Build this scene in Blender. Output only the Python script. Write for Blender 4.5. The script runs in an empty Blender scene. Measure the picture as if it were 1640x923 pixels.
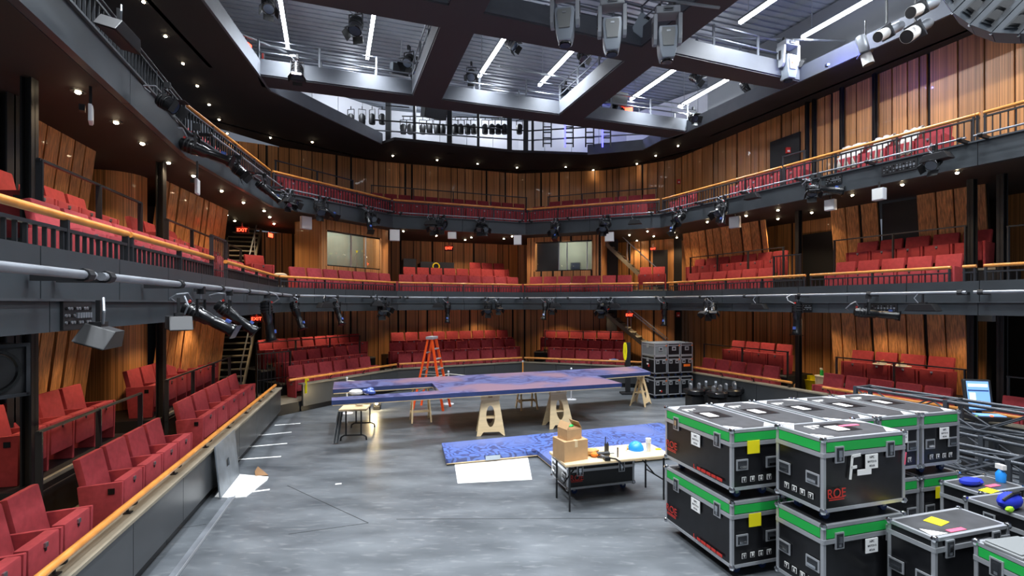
import bpy, bmesh, math, random
from mathutils import Vector, Matrix
R = random.Random(7)
SC = bpy.context.scene
COL = SC.collection
PI = math.pi
H, F, U0, V0 = 3.15, 774.0, 820.0, 487.0      # lens height, focal length in pixels of the 1640x923 frame, horizon

def at(u, v, z):
    """the point at height z that the photo shows at pixel (u, v)"""
    y = (H - z) * F / (v - V0)
    return Vector(((u - U0) * y / F, y, z))
def on_line(u, p, q):
    """plan point of the wall line p-q met by the sight line through column u"""
    k = (u - U0) / F
    d = (q[0]-p[0], q[1]-p[1])
    t = (k*p[1] - p[0]) / (d[0] - k*d[1])
    return Vector((p[0]+d[0]*t, p[1]+d[1]*t, 0))
def lin(*c):
    return tuple((x/12.92 if x <= .04045 else ((x+.055)/1.055)**2.4) for x in [k/255 for k in c])

# ---------------------------------------------------------------- materials
MATS = {}
def mat(name, col, rough=.5, metal=0, emit=None, estr=0, var=0, scale=(6,6,6), bump=0, sheen=0, island=0, spec=.5, trans=0, alpha=1, coat=0, var2=None, detail=4):
    m = bpy.data.materials.new(name); m.use_nodes = True
    nt = m.node_tree; b = nt.nodes['Principled BSDF']
    b.inputs['Base Color'].default_value = (*col, 1)
    b.inputs['Roughness'].default_value = rough
    b.inputs['Metallic'].default_value = metal
    b.inputs['Specular IOR Level'].default_value = spec
    if sheen:
        b.inputs['Sheen Weight'].default_value = sheen; b.inputs['Sheen Roughness'].default_value = .4
        b.inputs['Sheen Tint'].default_value = (*[min(1, c*2.2+.05) for c in col], 1)
    if coat: b.inputs['Coat Weight'].default_value = coat
    if trans: b.inputs['Transmission Weight'].default_value = trans
    if alpha < 1: b.inputs['Alpha'].default_value = alpha
    if emit:
        b.inputs['Emission Color'].default_value = (*emit, 1); b.inputs['Emission Strength'].default_value = estr
    L = nt.links.new
    if var or bump:
        tc = nt.nodes.new('ShaderNodeTexCoord'); mp = nt.nodes.new('ShaderNodeMapping')
        mp.inputs['Scale'].default_value = scale
        L(tc.outputs['Object'], mp.inputs['Vector'])
        n = nt.nodes.new('ShaderNodeTexNoise'); n.inputs['Scale'].default_value = 1; n.inputs['Detail'].default_value = detail
        L(mp.outputs['Vector'], n.inputs['Vector'])
        if var:
            rmp = nt.nodes.new('ShaderNodeValToRGB')
            rmp.color_ramp.elements[0].position = .3; rmp.color_ramp.elements[1].position = .7
            a = [c*(1-var) for c in col]; c2 = var2 if var2 else [min(1, c*(1+var)) for c in col]
            rmp.color_ramp.elements[0].color = (*a, 1); rmp.color_ramp.elements[1].color = (*c2, 1)
            L(n.outputs['Fac'], rmp.inputs['Fac'])
            out = rmp.outputs['Color']
            if island:
                g = nt.nodes.new('ShaderNodeNewGeometry'); mr = nt.nodes.new('ShaderNodeMapRange')
                mr.inputs['To Min'].default_value = 1-island; mr.inputs['To Max'].default_value = 1+island
                L(g.outputs['Random Per Island'], mr.inputs['Value'])
                mx = nt.nodes.new('ShaderNodeVectorMath'); mx.operation = 'SCALE'
                L(out, mx.inputs[0]); L(mr.outputs['Result'], mx.inputs['Scale']); out = mx.outputs['Vector']
            L(out, b.inputs['Base Color'])
        if bump:
            bp = nt.nodes.new('ShaderNodeBump'); bp.inputs['Strength'].default_value = bump; bp.inputs['Distance'].default_value = .01
            L(n.outputs['Fac'], bp.inputs['Height']); L(bp.outputs['Normal'], b.inputs['Normal'])
    MATS[name] = m
    return m
M = MATS
mat('wood_board', lin(198,138,84), .42, var=.5, scale=(45,45,.25), island=.22, coat=.1, detail=3, bump=.25)
mat('wood_groove', (.006,.004,.003), .7)
mat('wood_rail', lin(214,140,66), .3, var=.18, scale=(6,6,6), coat=.3)
mat('velvet', lin(160,54,60), .85, var=.14, scale=(14,14,14), sheen=.25, island=.06)
mat('velvet_dark', lin(120,28,34), .9, var=.1, scale=(14,14,14), sheen=.2)
mat('fascia', lin(58,63,67), .42, var=.12, scale=(2,2,2))
mat('parapet', lin(64,66,68), .32, var=.1, scale=(1.5,1.5,1.5))
mat('soffit', lin(46,37,33), .7, var=.08, scale=(1,1,1))
mat('ceiling_black', lin(38,34,34), .8)
mat('black', lin(26,26,28), .5)
mat('black_gloss', lin(20,20,22), .22)
mat('dark_metal', lin(52,54,58), .4, .3)
mat('grey_paint', lin(92,94,98), .45)
mat('steel', lin(168,172,178), .32, .8)
mat('chrome', lin(215,218,222), .16, 1)
mat('aluminium', lin(186,188,192), .34, .55)
mat('galvanised', lin(140,144,150), .42, .5, var=.2, scale=(3,3,3))
mat('catwalk_black', lin(58,57,64), .55)
mat('grid_steel', lin(104,108,116), .42, .3)
mat('truss_metal', lin(76,80,86), .38, .3)
mat('channel', lin(82,86,94), .6, 0, var=.12, scale=(2,2,2))
mat('deck_metal', lin(150,156,166), .5, .2, var=.15, scale=(1.2,1.2,1.2))
mat('concrete', lin(128,120,104), .7, var=.15, scale=(3,3,3))
mat('white_paint', lin(205,206,212), .5)
mat('white', lin(235,234,230), .5)
mat('paper', lin(244,243,240), .7)
mat('plywood', lin(222,196,152), .55, var=.1, scale=(3,3,20))
mat('table_top', lin(216,190,150), .5, var=.06)
mat('cardboard', lin(184,146,104), .75, var=.07, scale=(8,8,8))
mat('cardboard_dark', lin(150,112,76), .8)
mat('ladder_orange', lin(236,84,26), .4)
mat('rubber', lin(18,18,18), .8)
mat('caster_blue', lin(34,58,110), .5)
mat('green_tape', lin(28,170,72), .5)
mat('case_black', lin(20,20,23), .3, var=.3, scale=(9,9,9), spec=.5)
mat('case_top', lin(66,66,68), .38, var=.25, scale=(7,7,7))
mat('case_grey', lin(120,122,122), .45)
mat('red_paint', lin(196,44,34), .5)
mat('orange_tape', lin(245,110,30), .5)
mat('yellow', lin(238,222,20), .5)
mat('pink', lin(244,92,120), .5)
mat('ink', lin(40,40,44), .6)
mat('blue_cloth', lin(26,48,190), .8)
mat('lime', lin(160,220,40), .6)
mat('sky_blue', lin(40,140,225), .35)
mat('glove_tan', lin(190,150,92), .9)
mat('glove_orange', lin(214,120,40), .9)
mat('navy_edge', lin(44,58,100), .45, var=.2, scale=(4,4,4))
mat('led', (1,1,1), .5, emit=(.88,.94,1), estr=30)
mat('lamp_warm', (1,.9,.7), .5, emit=(1,.80,.52), estr=60)
mat('exit_red', (.8,.02,.01), .5, emit=(1,.05,.02), estr=9)
mat('exit_box', lin(60,10,8), .4)
mat('blue_led', (.1,.1,1), .5, emit=(.08,.14,1), estr=300)
mat('blue_glow', (.1,.1,.8), .5, emit=(.10,.10,1), estr=4)
mat('red_led', (1,.1,.05), .5, emit=(1,.08,.03), estr=5)
mat('screen', lin(120,165,225), .3, emit=lin(120,165,225), estr=.9)
mat('screen_light', lin(215,230,245), .3, emit=lin(215,230,245), estr=.9)
mat('screen_dark', lin(40,60,110), .3, emit=lin(40,60,110), estr=.6)
mat('lens', lin(60,70,90), .08, spec=.8)
mat('lens_blue', lin(70,92,160), .25)
mat('frost', lin(150,160,168), .3)
mat('booth_inside', lin(138,150,140), .8, var=.1, scale=(2,2,2))
mat('glass', (.9,.95,.95), .03, trans=1, alpha=.22)
mat('array_grey', lin(78,84,91), .5)
mat('array_dark', lin(50,54,58), .5)
mat('lamp_soft', (1,.9,.7), .5, emit=(1,.8,.5), estr=14)
mat('mover_head', lin(134,142,152), .35)
mat('mover_shell', lin(150,154,160), .4)
mat('steel_plate', lin(104,110,116), .45, 0, var=.3, scale=(4,4,4))
mat('white_cloth', lin(214,210,198), .9)
mat('fascia_step', lin(70,74,78), .4)

# stage floor: scuffed black paint
def floor_material():
    m = bpy.data.materials.new('stage_floor_paint'); m.use_nodes = True
    nt = m.node_tree; b = nt.nodes['Principled BSDF']; L = nt.links.new
    tc = nt.nodes.new('ShaderNodeTexCoord')
    def noise(scale, det=6, dist=0):
        mp = nt.nodes.new('ShaderNodeMapping'); mp.inputs['Scale'].default_value = scale
        mp.inputs['Rotation'].default_value = (0,0,.28)
        L(tc.outputs['Object'], mp.inputs['Vector'])
        n = nt.nodes.new('ShaderNodeTexNoise'); n.inputs['Scale'].default_value = 1; n.inputs['Detail'].default_value = det
        n.inputs['Distortion'].default_value = dist
        L(mp.outputs['Vector'], n.inputs['Vector']); return n.outputs['Fac']
    r = nt.nodes.new('ShaderNodeValToRGB'); e = r.color_ramp.elements
    e[0].position = .32; e[0].color = (*lin(70,74,78),1); e[1].position = .72; e[1].color = (*lin(104,108,112),1)
    L(noise((.9,2.2,1), 12, .3), r.inputs['Fac'])
    r2 = nt.nodes.new('ShaderNodeValToRGB'); e = r2.color_ramp.elements
    e[0].position = .56; e[0].color = (0,0,0,1); e[1].position = .72; e[1].color = (1,1,1,1)
    L(noise((4,16,1), 12, .6), r2.inputs['Fac'])
    mx = nt.nodes.new('ShaderNodeMix'); mx.data_type = 'RGBA'
    ml = nt.nodes.new('ShaderNodeMath'); ml.operation = 'MULTIPLY'; ml.inputs[1].default_value = .3
    L(r2.outputs['Color'], ml.inputs[0]); L(ml.outputs[0], mx.inputs['Factor'])
    L(r.outputs['Color'], mx.inputs[6]); mx.inputs[7].default_value = (*lin(150,152,152),1)
    L(mx.outputs[2], b.inputs['Base Color'])
    rr = nt.nodes.new('ShaderNodeMapRange'); rr.inputs['To Min'].default_value = .22; rr.inputs['To Max'].default_value = .5
    L(noise((1,3,1), 6), rr.inputs['Value']); L(rr.outputs['Result'], b.inputs['Roughness'])
    MATS['stage_floor'] = m
floor_material()
# painted scenery flat: blue with darker contour-like swirls
def flat_material(name, c0, c1, c2, freq):
    m = bpy.data.materials.new(name); m.use_nodes = True
    nt = m.node_tree; b = nt.nodes['Principled BSDF']; L = nt.links.new
    tc = nt.nodes.new('ShaderNodeTexCoord')
    n = nt.nodes.new('ShaderNodeTexNoise'); n.inputs['Scale'].default_value = 1.1; n.inputs['Detail'].default_value = 3
    L(tc.outputs['Object'], n.inputs['Vector'])
    mm = nt.nodes.new('ShaderNodeMath'); mm.operation = 'MULTIPLY'; mm.inputs[1].default_value = freq; L(n.outputs['Fac'], mm.inputs[0])
    pp = nt.nodes.new('ShaderNodeMath'); pp.operation = 'PINGPONG'; pp.inputs[1].default_value = 1; L(mm.outputs[0], pp.inputs[0])
    r = nt.nodes.new('ShaderNodeValToRGB'); e = r.color_ramp.elements
    e[0].position = .28; e[0].color = (*c1,1); e[1].position = .5; e[1].color = (*c0,1)
    L(pp.outputs[0], r.inputs['Fac'])
    n2 = nt.nodes.new('ShaderNodeTexNoise'); n2.inputs['Scale'].default_value = .55; L(tc.outputs['Object'], n2.inputs['Vector'])
    r2 = nt.nodes.new('ShaderNodeValToRGB'); e = r2.color_ramp.elements
    e[0].position = .46; e[0].color = (0,0,0,1); e[1].position = .58; e[1].color = (1,1,1,1)
    L(n2.outputs['Fac'], r2.inputs['Fac'])
    mx = nt.nodes.new('ShaderNodeMix'); mx.data_type = 'RGBA'; L(r2.outputs['Color'], mx.inputs['Factor'])
    L(r.outputs['Color'], mx.inputs[6]); mx.inputs[7].default_value = (*c2,1)
    L(mx.outputs[2], b.inputs['Base Color']); b.inputs['Roughness'].default_value = .4
    MATS[name] = m
flat_material('flat_paint', lin(88,92,132), lin(62,62,98), lin(124,98,112), 16)
flat_material('flat_paint_blue', lin(80,104,170), lin(58,66,112), lin(92,106,158), 34)

# ---------------------------------------------------------------- mesh builder
class MB:
    def __init__(s): s.v=[]; s.f=[]; s.m=[]; s.mats=[]
    def mi(s, m):
        if m not in s.mats: s.mats.append(m)
        return s.mats.index(m)
    def add(s, vs, fs, m, T=None):
        o = len(s.v); k = s.mi(m)
        for p in vs:
            p = Vector(p); s.v.append(T @ p if T else p)
        for f in fs: s.f.append([i+o for i in f]); s.m.append(k)
        return s
    def box(s, c, d, m, T=None, rz=0):
        x,y,z = d[0]/2, d[1]/2, d[2]/2
        vs = [(-x,-y,-z),(x,-y,-z),(x,y,-z),(-x,y,-z),(-x,-y,z),(x,-y,z),(x,y,z),(-x,y,z)]
        t = Matrix.Translation(c) @ Matrix.Rotation(rz,4,'Z')
        if T: t = T @ t
        return s.add(vs, [(0,3,2,1),(4,5,6,7),(0,1,5,4),(1,2,6,5),(2,3,7,6),(3,0,4,7)], m, t)
    def bar(s, p, q, w, h, m, up=(0,0,1)):
        """rectangular bar from p to q: w across, h along up"""
        p,q = Vector(p),Vector(q); d = q-p; L = d.length
        if L < 1e-6: return s
        d /= L; u = Vector(up)
        if abs(d.dot(u)) > .99: u = Vector((0,1,0))
        a = d.cross(u).normalized(); u = a.cross(d)
        T = Matrix((( a.x,d.x,u.x,0),(a.y,d.y,u.y,0),(a.z,d.z,u.z,0),(0,0,0,1)))
        T.translation = (p+q)/2
        return s.box((0,0,0),(w,L,h),m,T)
    def tube(s, p, q, r, m, n=8, r2=None, caps=True):
        p,q = Vector(p),Vector(q); d = q-p; L = d.length
        if L < 1e-6: return s
        T = d.to_track_quat('Z','Y').to_matrix().to_4x4(); T.translation = p
        r2 = r if r2 is None else r2
        vs = [(r*math.cos(2*PI*i/n), r*math.sin(2*PI*i/n), 0) for i in range(n)] + [(r2*math.cos(2*PI*i/n), r2*math.sin(2*PI*i/n), L) for i in range(n)]
        fs = [(i,(i+1)%n,n+(i+1)%n,n+i) for i in range(n)]
        if caps: fs += [tuple(range(n-1,-1,-1)), tuple(range(n,2*n))]
        return s.add(vs, fs, m, T)
    def path(s, pts, r, m, n=6):
        for a,b in zip(pts, pts[1:]): s.tube(a,b,r,m,n)
        return s
    def lathe(s, prof, m, n=16, T=None):
        vs=[]; fs=[]
        for r,z in prof:
            for i in range(n): vs.append((r*math.cos(2*PI*i/n), r*math.sin(2*PI*i/n), z))
        for k in range(len(prof)-1):
            for i in range(n):
                fs.append((k*n+i, k*n+(i+1)%n, (k+1)*n+(i+1)%n, (k+1)*n+i))
        fs.append(tuple(range(n-1,-1,-1))); fs.append(tuple((len(prof)-1)*n+i for i in range(n)))
        return s.add(vs, fs, m, T)
    def ball(s, c, r, m, n=8, sc=(1,1,1)):
        k = n//2
        prof = [(max(1e-4, r*math.sin(PI*i/k)), -r*math.cos(PI*i/k)) for i in range(k+1)]
        T = Matrix.Translation(c) @ Matrix.Diagonal((*sc,1))
        return s.lathe(prof, m, n, T)
    def prism(s, poly, z0, z1, m, T=None, side=None, bottom=None):
        """poly: plan outline; top face material m, sides SIDE"""
        n = len(poly)
        a = sum(poly[i][0]*poly[(i+1)%n][1]-poly[(i+1)%n][0]*poly[i][1] for i in range(n))
        if a < 0: poly = list(reversed(poly))
        vs = [(p[0],p[1],z0) for p in poly] + [(p[0],p[1],z1) for p in poly]
        s.add(vs, [tuple(range(n,2*n))], m, T)
        s.add(vs, [(i,(i+1)%n,n+(i+1)%n,n+i) for i in range(n)], side or m, T)
        s.add(vs, [tuple(range(n-1,-1,-1))], bottom or side or m, T)
        return s
    def ext(s, poly, axis_T, depth, m):
        """extrude a 2-D outline (x,z) along y by depth, in frame axis_T"""
        n = len(poly)
        vs = [(p[0],-depth/2,p[1]) for p in poly] + [(p[0],depth/2,p[1]) for p in poly]
        fs = [tuple(range(n)), tuple(range(2*n-1,n-1,-1))] + [((i+1)%n,i,n+i,n+(i+1)%n) for i in range(n)]
        return s.add(vs, fs, m, axis_T)
    def quad(s, a, b, c, d, m): return s.add([a,b,c,d],[(0,1,2,3)],m)
    def mesh(s, name, smooth=False, bevel=0, seg=2):
        me = bpy.data.meshes.new(name)
        me.from_pydata([tuple(p) for p in s.v], [], s.f)
        for m in s.mats: me.materials.append(M[m])
        for p,k in zip(me.polygons, s.m): p.material_index = k
        bm = bmesh.new(); bm.from_mesh(me)
        bmesh.ops.remove_doubles(bm, verts=bm.verts, dist=1e-5) if bevel else None
        bmesh.ops.recalc_face_normals(bm, faces=bm.faces)
        if bevel:
            bmesh.ops.bevel(bm, geom=[e for e in bm.edges if len(e.link_faces)==2 and e.calc_face_angle(0)>.5], offset=bevel, segments=seg, affect='EDGES', profile=.6)
        bm.to_mesh(me); bm.free()
        if smooth:
            for p in me.polygons: p.use_smooth = True
            try: me.set_sharp_from_angle(angle=math.radians(40))
            except Exception: pass
        return me
    def build(s, name, parent=None, smooth=False, bevel=0, seg=2, loc=None, label=None):
        return link(name, s.mesh(name, smooth, bevel, seg), parent, loc, label)
def link(name, me, parent=None, loc=None, label=None):
    o = bpy.data.objects.new(name, me); COL.objects.link(o)
    if parent: o.parent = parent
    if loc is not None: o.location = loc
    if label: o['label'] = label
    return o
def thing(name, label, cat, loc=(0,0,0), rz=0, group=None, rot=None):
    o = bpy.data.objects.new(name, None); COL.objects.link(o)
    o.empty_display_size = .2
    o.location = loc; o.rotation_euler = rot if rot is not None else (0,0,rz)
    o['label'] = label; o['category'] = cat
    if group: o['group'] = group
    return o
def tag(o, label, cat, group=None, kind=None):
    o['label'] = label; o['category'] = cat
    if group: o['group'] = group
    if kind: o['kind'] = kind
    return o
def struct(o, label=None):
    o['kind'] = 'structure'
    if label: o['label'] = label
    return o
def kids(o): return [c for c in ALLKIDS.get(o.name, [])]
def copy_tree(o, parent=None, skip=()):
    c = o.copy(); COL.objects.link(c)
    if parent: c.parent = parent
    for ch in list(o.children):
        if ch.name.split('.')[0] in skip: continue
        copy_tree(ch, c, skip)
    return c
ORD = ['first','second','third','fourth','fifth','sixth','seventh','eighth','ninth','tenth','eleventh','twelfth','thirteenth','fourteenth','fifteenth','sixteenth','seventeenth','eighteenth','nineteenth','twentieth','twenty-first','twenty-second','twenty-third','twenty-fourth','twenty-fifth']
TEXT = {}
def text_mesh(txt, size, m, depth=.002, space=1):
    k = (txt, size, m)
    if k not in TEXT:
        cu = bpy.data.curves.new('writing', 'FONT'); cu.body = txt; cu.size = size; cu.align_x = 'CENTER'; cu.align_y = 'CENTER'
        cu.extrude = depth; cu.space_character = space
        o = bpy.data.objects.new('writing', cu); COL.objects.link(o)
        dg = bpy.context.evaluated_depsgraph_get()
        me = bpy.data.meshes.new_from_object(o.evaluated_get(dg)); me.name = 'writing'
        bpy.data.objects.remove(o)
        me.materials.clear(); me.materials.append(M[m])
        TEXT[k] = me
    return TEXT[k]
def writing(txt, size, m, parent, loc, rot, name='lettering', depth=.002):
    o = link(name, text_mesh(txt, size, m, depth), parent, loc); o.rotation_euler = rot
    return o
def lamp(kind, loc, power, col, parent=None, radius=.05, rot=(0,0,0), spot=None, blend=.5, size=None):
    l = bpy.data.lights.new(kind.lower()+'_lamp', kind); l.energy = power; l.color = col
    if kind == 'AREA':
        l.shape = 'RECTANGLE'; l.size, l.size_y = size
    else: l.shadow_soft_size = radius
    if kind == 'SPOT': l.spot_size = math.radians(spot); l.spot_blend = blend
    o = bpy.data.objects.new('lamp', l); COL.objects.link(o); o.location = loc; o.rotation_euler = rot
    if parent: o.parent = parent
    return o

# ---------------------------------------------------------------- plan of the house
A0 = Vector((-1.79,-3.0,0)); A = Vector((-3.74,3.91,0)); B = Vector((-6.45,13.5,0)); C = Vector((-4.1,17.4,0))
D = Vector((.45,19.5,0)); E = Vector((5.6,17.7,0)); Fp = Vector((9.4,9.75,0)); G = Vector((12.6,3.05,0))
LINE = [A0,A,B,C,D,E,Fp,G]
LINE2 = [Vector(t+(0,)) for t in ((-1.97,-3.0),(-6.2,9.2),(-6.9,13.95),(-4.4,17.8),(.55,19.6),(5.45,17.75),(9.4,9.75),(12.6,3.05))]
EDGE = {'AB':(A,B),'BC':(B,C),'CD':(C,D),'DE':(D,E),'EF':(E,Fp),'FG':(Fp,G),'AA':(A0,A)}
for _i,_k in enumerate(('AA','AB','BC','CD','DE','EF','FG')): EDGE[_k+'2']=(LINE2[_i],LINE2[_i+1])
def outn(p,q):
    d = (q-p).normalized(); return Vector((-d.y, d.x, 0))      # outward normal (house walked left to back to right)
def offset_line(pts, o):
    """polyline moved outward by o with mitred corners"""
    res=[]
    for i,p in enumerate(pts):
        n1 = outn(pts[i-1],p) if i else outn(p,pts[i+1])
        n2 = outn(p,pts[i+1]) if i < len(pts)-1 else n1
        b = (n1+n2).normalized(); res.append(p + b*(o/max(.3,b.dot(n1))))
    return res
def edge_at(edge, off, u):
    p,q = EDGE[edge] if isinstance(edge,str) else edge
    n = outn(p,q)*off
    return on_line(u, p+n, q+n)
# ================================================================ the setting
Z0, Z1F, Z2F = .30, 3.35, 6.35          # audience floors
SOF1, SOF2, CEIL, DECK = 2.92, 5.95, 9.35, 11.7
def isect(p1,p2,p3,p4):
    d1=(p2.x-p1.x,p2.y-p1.y); d2=(p4.x-p3.x,p4.y-p3.y)
    t=((p3.x-p1.x)*d2[1]-(p3.y-p1.y)*d2[0])/(d1[0]*d2[1]-d1[1]*d2[0])
    return Vector((p1.x+d1[0]*t, p1.y+d1[1]*t, 0))
def flat(v, z=0): return Vector((v[0],v[1],z))

# stage floor: inside the parapet line
mb = MB(); mb.prism([(p.x,p.y) for p in offset_line(LINE, .1)], -.2, 0, 'stage_floor')
struct(mb.build('floor'), 'scuffed black painted stage floor')
def ring(z0, z1, off0, off1, top, bottom, side, line=None):
    a = offset_line(line or LINE, off0); b = offset_line(LINE, off1); mb = MB()
    for i in range(len(a)-1):
        q = [a[i],a[i+1],b[i+1],b[i]]
        mb.quad(*[flat(p,z1) for p in q], top); mb.quad(*[flat(p,z0) for p in reversed(q)], bottom)
        mb.quad(flat(a[i],z0),flat(a[i+1],z0),flat(a[i+1],z1),flat(a[i],z1), side)
    return mb
struct(ring(-.2, Z0, .12, 5.2, 'concrete','black','black').build('floor_seating'), 'concrete floor of the seating around the stage')
struct(ring(SOF1, Z1F, .10, 5.2, 'concrete','soffit','fascia').build('floor_balcony'), 'lower balcony slab')
struct(ring(SOF2, Z2F, .10, 5.2, 'concrete','soffit','fascia',LINE2).build('floor_gallery'), 'upper balcony slab')

def panels(name, off, z0, z1, th, step, m, gap=.012, lab=None, line=None, skip=None):
    mb = MB(); a = offset_line(line or LINE, off)
    for i in range(len(a)-1):
        p,q = a[i],a[i+1]
        if skip is not None and i==skip: p = p+(q-p).normalized()*.72
        d=(q-p); L=d.length; n=max(1,round(L/step)); d/=L
        for k in range(n):
            s0=L*k/n+gap/2; s1=L*(k+1)/n-gap/2
            mb.bar(flat(p+d*s0,(z0+z1)/2), flat(p+d*s1,(z0+z1)/2), th, z1-z0, m)
    return struct(mb.build(name), lab)
panels('wall_parapet', .05, .16, .78, .08, 1.35, 'parapet', lab='low black panelled wall between stage and seats', skip=2)
panels('baseboard_parapet', .10, 0, .16, .04, 2.7, 'black_gloss', lab='recessed black plinth under the low wall', skip=2)
panels('trim_1', .10, .78, .815, .24, 2.7, 'concrete', .004, lab='pale stone cap on the low wall', skip=2)
panels('trim_2', .04, SOF1, 3.18, .08, 2.6, 'fascia', .01, lab='lower dark fascia band of the first balcony')
panels('trim_3', .09, 3.19, 3.62, .06, 1.3, 'fascia', .014, lab='upper dark fascia band of the first balcony')
panels('trim_4', .04, SOF2, 6.42, .10, 2.6, 'fascia', .012, lab='grey fascia of the upper balcony', line=LINE2)
panels('trim_5', .03, 3.172, 3.192, .12, 5, 'fascia_step', .0, lab='thin ledge along the first balcony fascia')
panels('trim_6', .03, 6.42, 6.45, .16, 5, 'fascia_step', .0, lab='thin ledge along the upper balcony fascia', line=LINE2)

# ---- wood clad walls
def boards(mb, p, q, z0, z1, lean=0, wr=(.2,.62), gap=.035, inward=None, ov=0):
    p,q = flat(p),flat(q); d=q-p; L=d.length; d/=L; n=-outn(p,q) if inward is None else inward
    s=0
    e=d*ov; mb.add([flat(p-e-n*.06,z0),flat(q+e-n*.06,z0),flat(q+e-n*.06+n*lean,z1),flat(p-e-n*.06+n*lean,z1)],[(0,1,2,3)],'wood_groove')
    while s < L-.05:
        w=min(R.uniform(*wr), L-s)
        if L-s-w < .12: w=L-s
        a=p+d*s; b=p+d*(s+w-gap*(1 if R.random()<.75 else 2.4)); t=.05+R.choice((0,.0,.02))
        vs=[]
        for z,l in ((z0,0),(z1,lean)):
            vs += [flat(a+n*l,z),flat(b+n*l,z),flat(b+n*(l-t),z),flat(a+n*(l-t),z)]
        mb.add(vs,[(0,1,5,4),(1,2,6,5),(2,3,7,6),(3,0,4,7),(0,3,2,1),(4,5,6,7)],'wood_board')
        s+=w
WB = [Vector(t+(0,)) for t in ((-9.8,18.7),(-5.8,21.0),(.3,23.0),(4.4,22.4),(7.0,20.7))]
RW = [Vector((7.0,20.7,0)), Vector((10.3,11.9,0)), Vector((13.3,3.9,0))]
def wall(name, segs, lab):
    mb=MB()
    for s in segs: boards(mb,*s[:4],**(s[4] if len(s)>4 else {}))
    return struct(mb.build(name), lab)
for nm,z0,z1 in (('wall_back_ground',Z0,SOF1),('wall_back_balcony',Z1F,SOF2)):
    wall(nm, [(WB[i],WB[i+1],z0,z1,dict(ov=.25)) for i in range(len(WB)-1)], 'vertical timber boarding behind the back rows')
wall('wall_back_gallery', [(Vector((-12.4,17.4,0)),WB[0],Z2F,CEIL)]+[(WB[i],WB[i+1],Z2F,CEIL,dict(ov=.25)) for i in range(len(WB)-1)], 'vertical timber boarding behind the upper balcony')
wall('wall_right_gallery', [(RW[0],RW[1],Z2F,CEIL),(RW[1],RW[2],Z2F,CEIL)], 'tall timber boarded wall lit from above')
# left side: blocks and recesses, stacked on two storeys
def eo(edge,off,u): return edge_at(edge,off,u)
for nm,z0,z1 in (('ground',Z0,SOF1),('balcony',Z1F,SOF2)):
    b1a,b1b = eo('AB',2.7,-60), eo('AB',2.7,124)
    r1,r2 = eo('AB',3.75,100), eo('AB',3.75,235)
    b2a,b2b = eo('AB',2.35,236), eo('AB',2.0,349)
    lean=dict(lean=.3, wr=(.3,.5))
    wall('wall_left_'+nm, [(b1a,b1b,z0,z1,lean),(b1b,eo('AB',3.75,118),z0,z1,dict(inward=Vector((.27,-.96,0)))),(r1,r2,z0,z1),(b2a,b2b,z0,z1,lean)], 'timber boarded side wall with leaning panels')
    # rounded jamb of the second block
    mb=MB(); n=outn(A,B); d=(B-A).normalized(); pts=[]
    c=b2a+n*.55
    for k in range(9):
        a=PI*.5*k/8; pts.append(c - n*.55*math.cos(a) - d*.55*math.sin(a))
    pts.append(pts[-1]+n*1.2)
    for a,b in zip(pts,pts[1:]): mb.quad(flat(a,z0),flat(b,z0),flat(b,z1),flat(a,z1),'wood_board')
    struct(mb.build('trim_7', smooth=True),'rounded timber jamb of the side wall')
    mb=MB(); mb.bar(flat(b2b,(z0+z1)/2),flat(b2b+outn(A,B)*2.6,(z0+z1)/2),.1,z1-z0,'ceiling_black')
    mb.bar(flat(b2b+outn(A,B)*2.6,(z0+z1)/2),flat(WB[0]+Vector((.05,.05,0)),(z0+z1)/2),.1,z1-z0,'ceiling_black')
    struct(mb.build('wall_stair_left_'+nm),'dark wall of the stair opening')
# right side
ra,rb = eo('EF',3.3,1066), eo('EF',3.3,1345)
wall('wall_right_ground', [(ra,rb,Z0,SOF1),(eo('EF',2.5,1338),eo('EF',2.5,1556),Z0,SOF1,dict(lean=.25,wr=(.3,.5))),(eo('EF',3.3,1560),eo('EF',3.3,1586),Z0,SOF1)], 'timber boarded wall behind the side seats')
wall('wall_right_balcony', [(ra,eo('EF',3.3,1287),Z1F,SOF2),(eo('EF',2.1,1102),eo('EF',2.1,1236),Z1F+.75,SOF2,dict(lean=.3,wr=(.3,.5))),
     (eo('EF',2.4,1340),eo('EF',2.4,1416),Z1F,SOF2,dict(lean=.3,wr=(.3,.5))),(eo('EF',2.4,1478),eo('EF',2.4,1590),Z1F,SOF2,dict(lean=.3,wr=(.3,.5))),
     (eo('FG',4.2,1606),eo('FG',4.2,1760),Z1F,SOF2)], 'timber boarded side wall of the lower balcony with leaning panels')
mb=MB()
p,q=eo('EF',3.32,1286),eo('EF',3.32,1340); mb.bar(flat(p,4.45),flat(q,4.45),.06,2.2,'black')
mb.bar(flat(p,5.72),flat(q,5.72),.06,.45,'wood_board')
struct(mb.build('door_1'),'black door in the timber wall')
p,q=eo('EF',2.26,1414),eo('EF',2.32,1478); mb=MB(); mb.bar(flat(p,4.85),flat(q,4.85),.08,2.1,'black'); 
mb.tube(flat((p+q)/2-outn(E,Fp)*.05,4.0),flat((p+q)/2-outn(E,Fp)*.1,4.0),.03,'chrome')
tag(mb.build('acoustic_panel'),'large plain black panel hung between leaning timber boards','panel')
for nm,z0,z1,u0 in (('ground',Z0,SOF1,1586),('balcony',Z1F,SOF2,1590)):
    mb=MB(); a=eo('EF',5.0,1500); b=eo('FG',5.0,1900); mb.bar(flat(a,(z0+z1)/2),flat(b,(z0+z1)/2),.1,z1-z0,'ceiling_black')
    struct(mb.build('wall_far_right_'+nm),'dark wall behind the side aisle')
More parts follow.
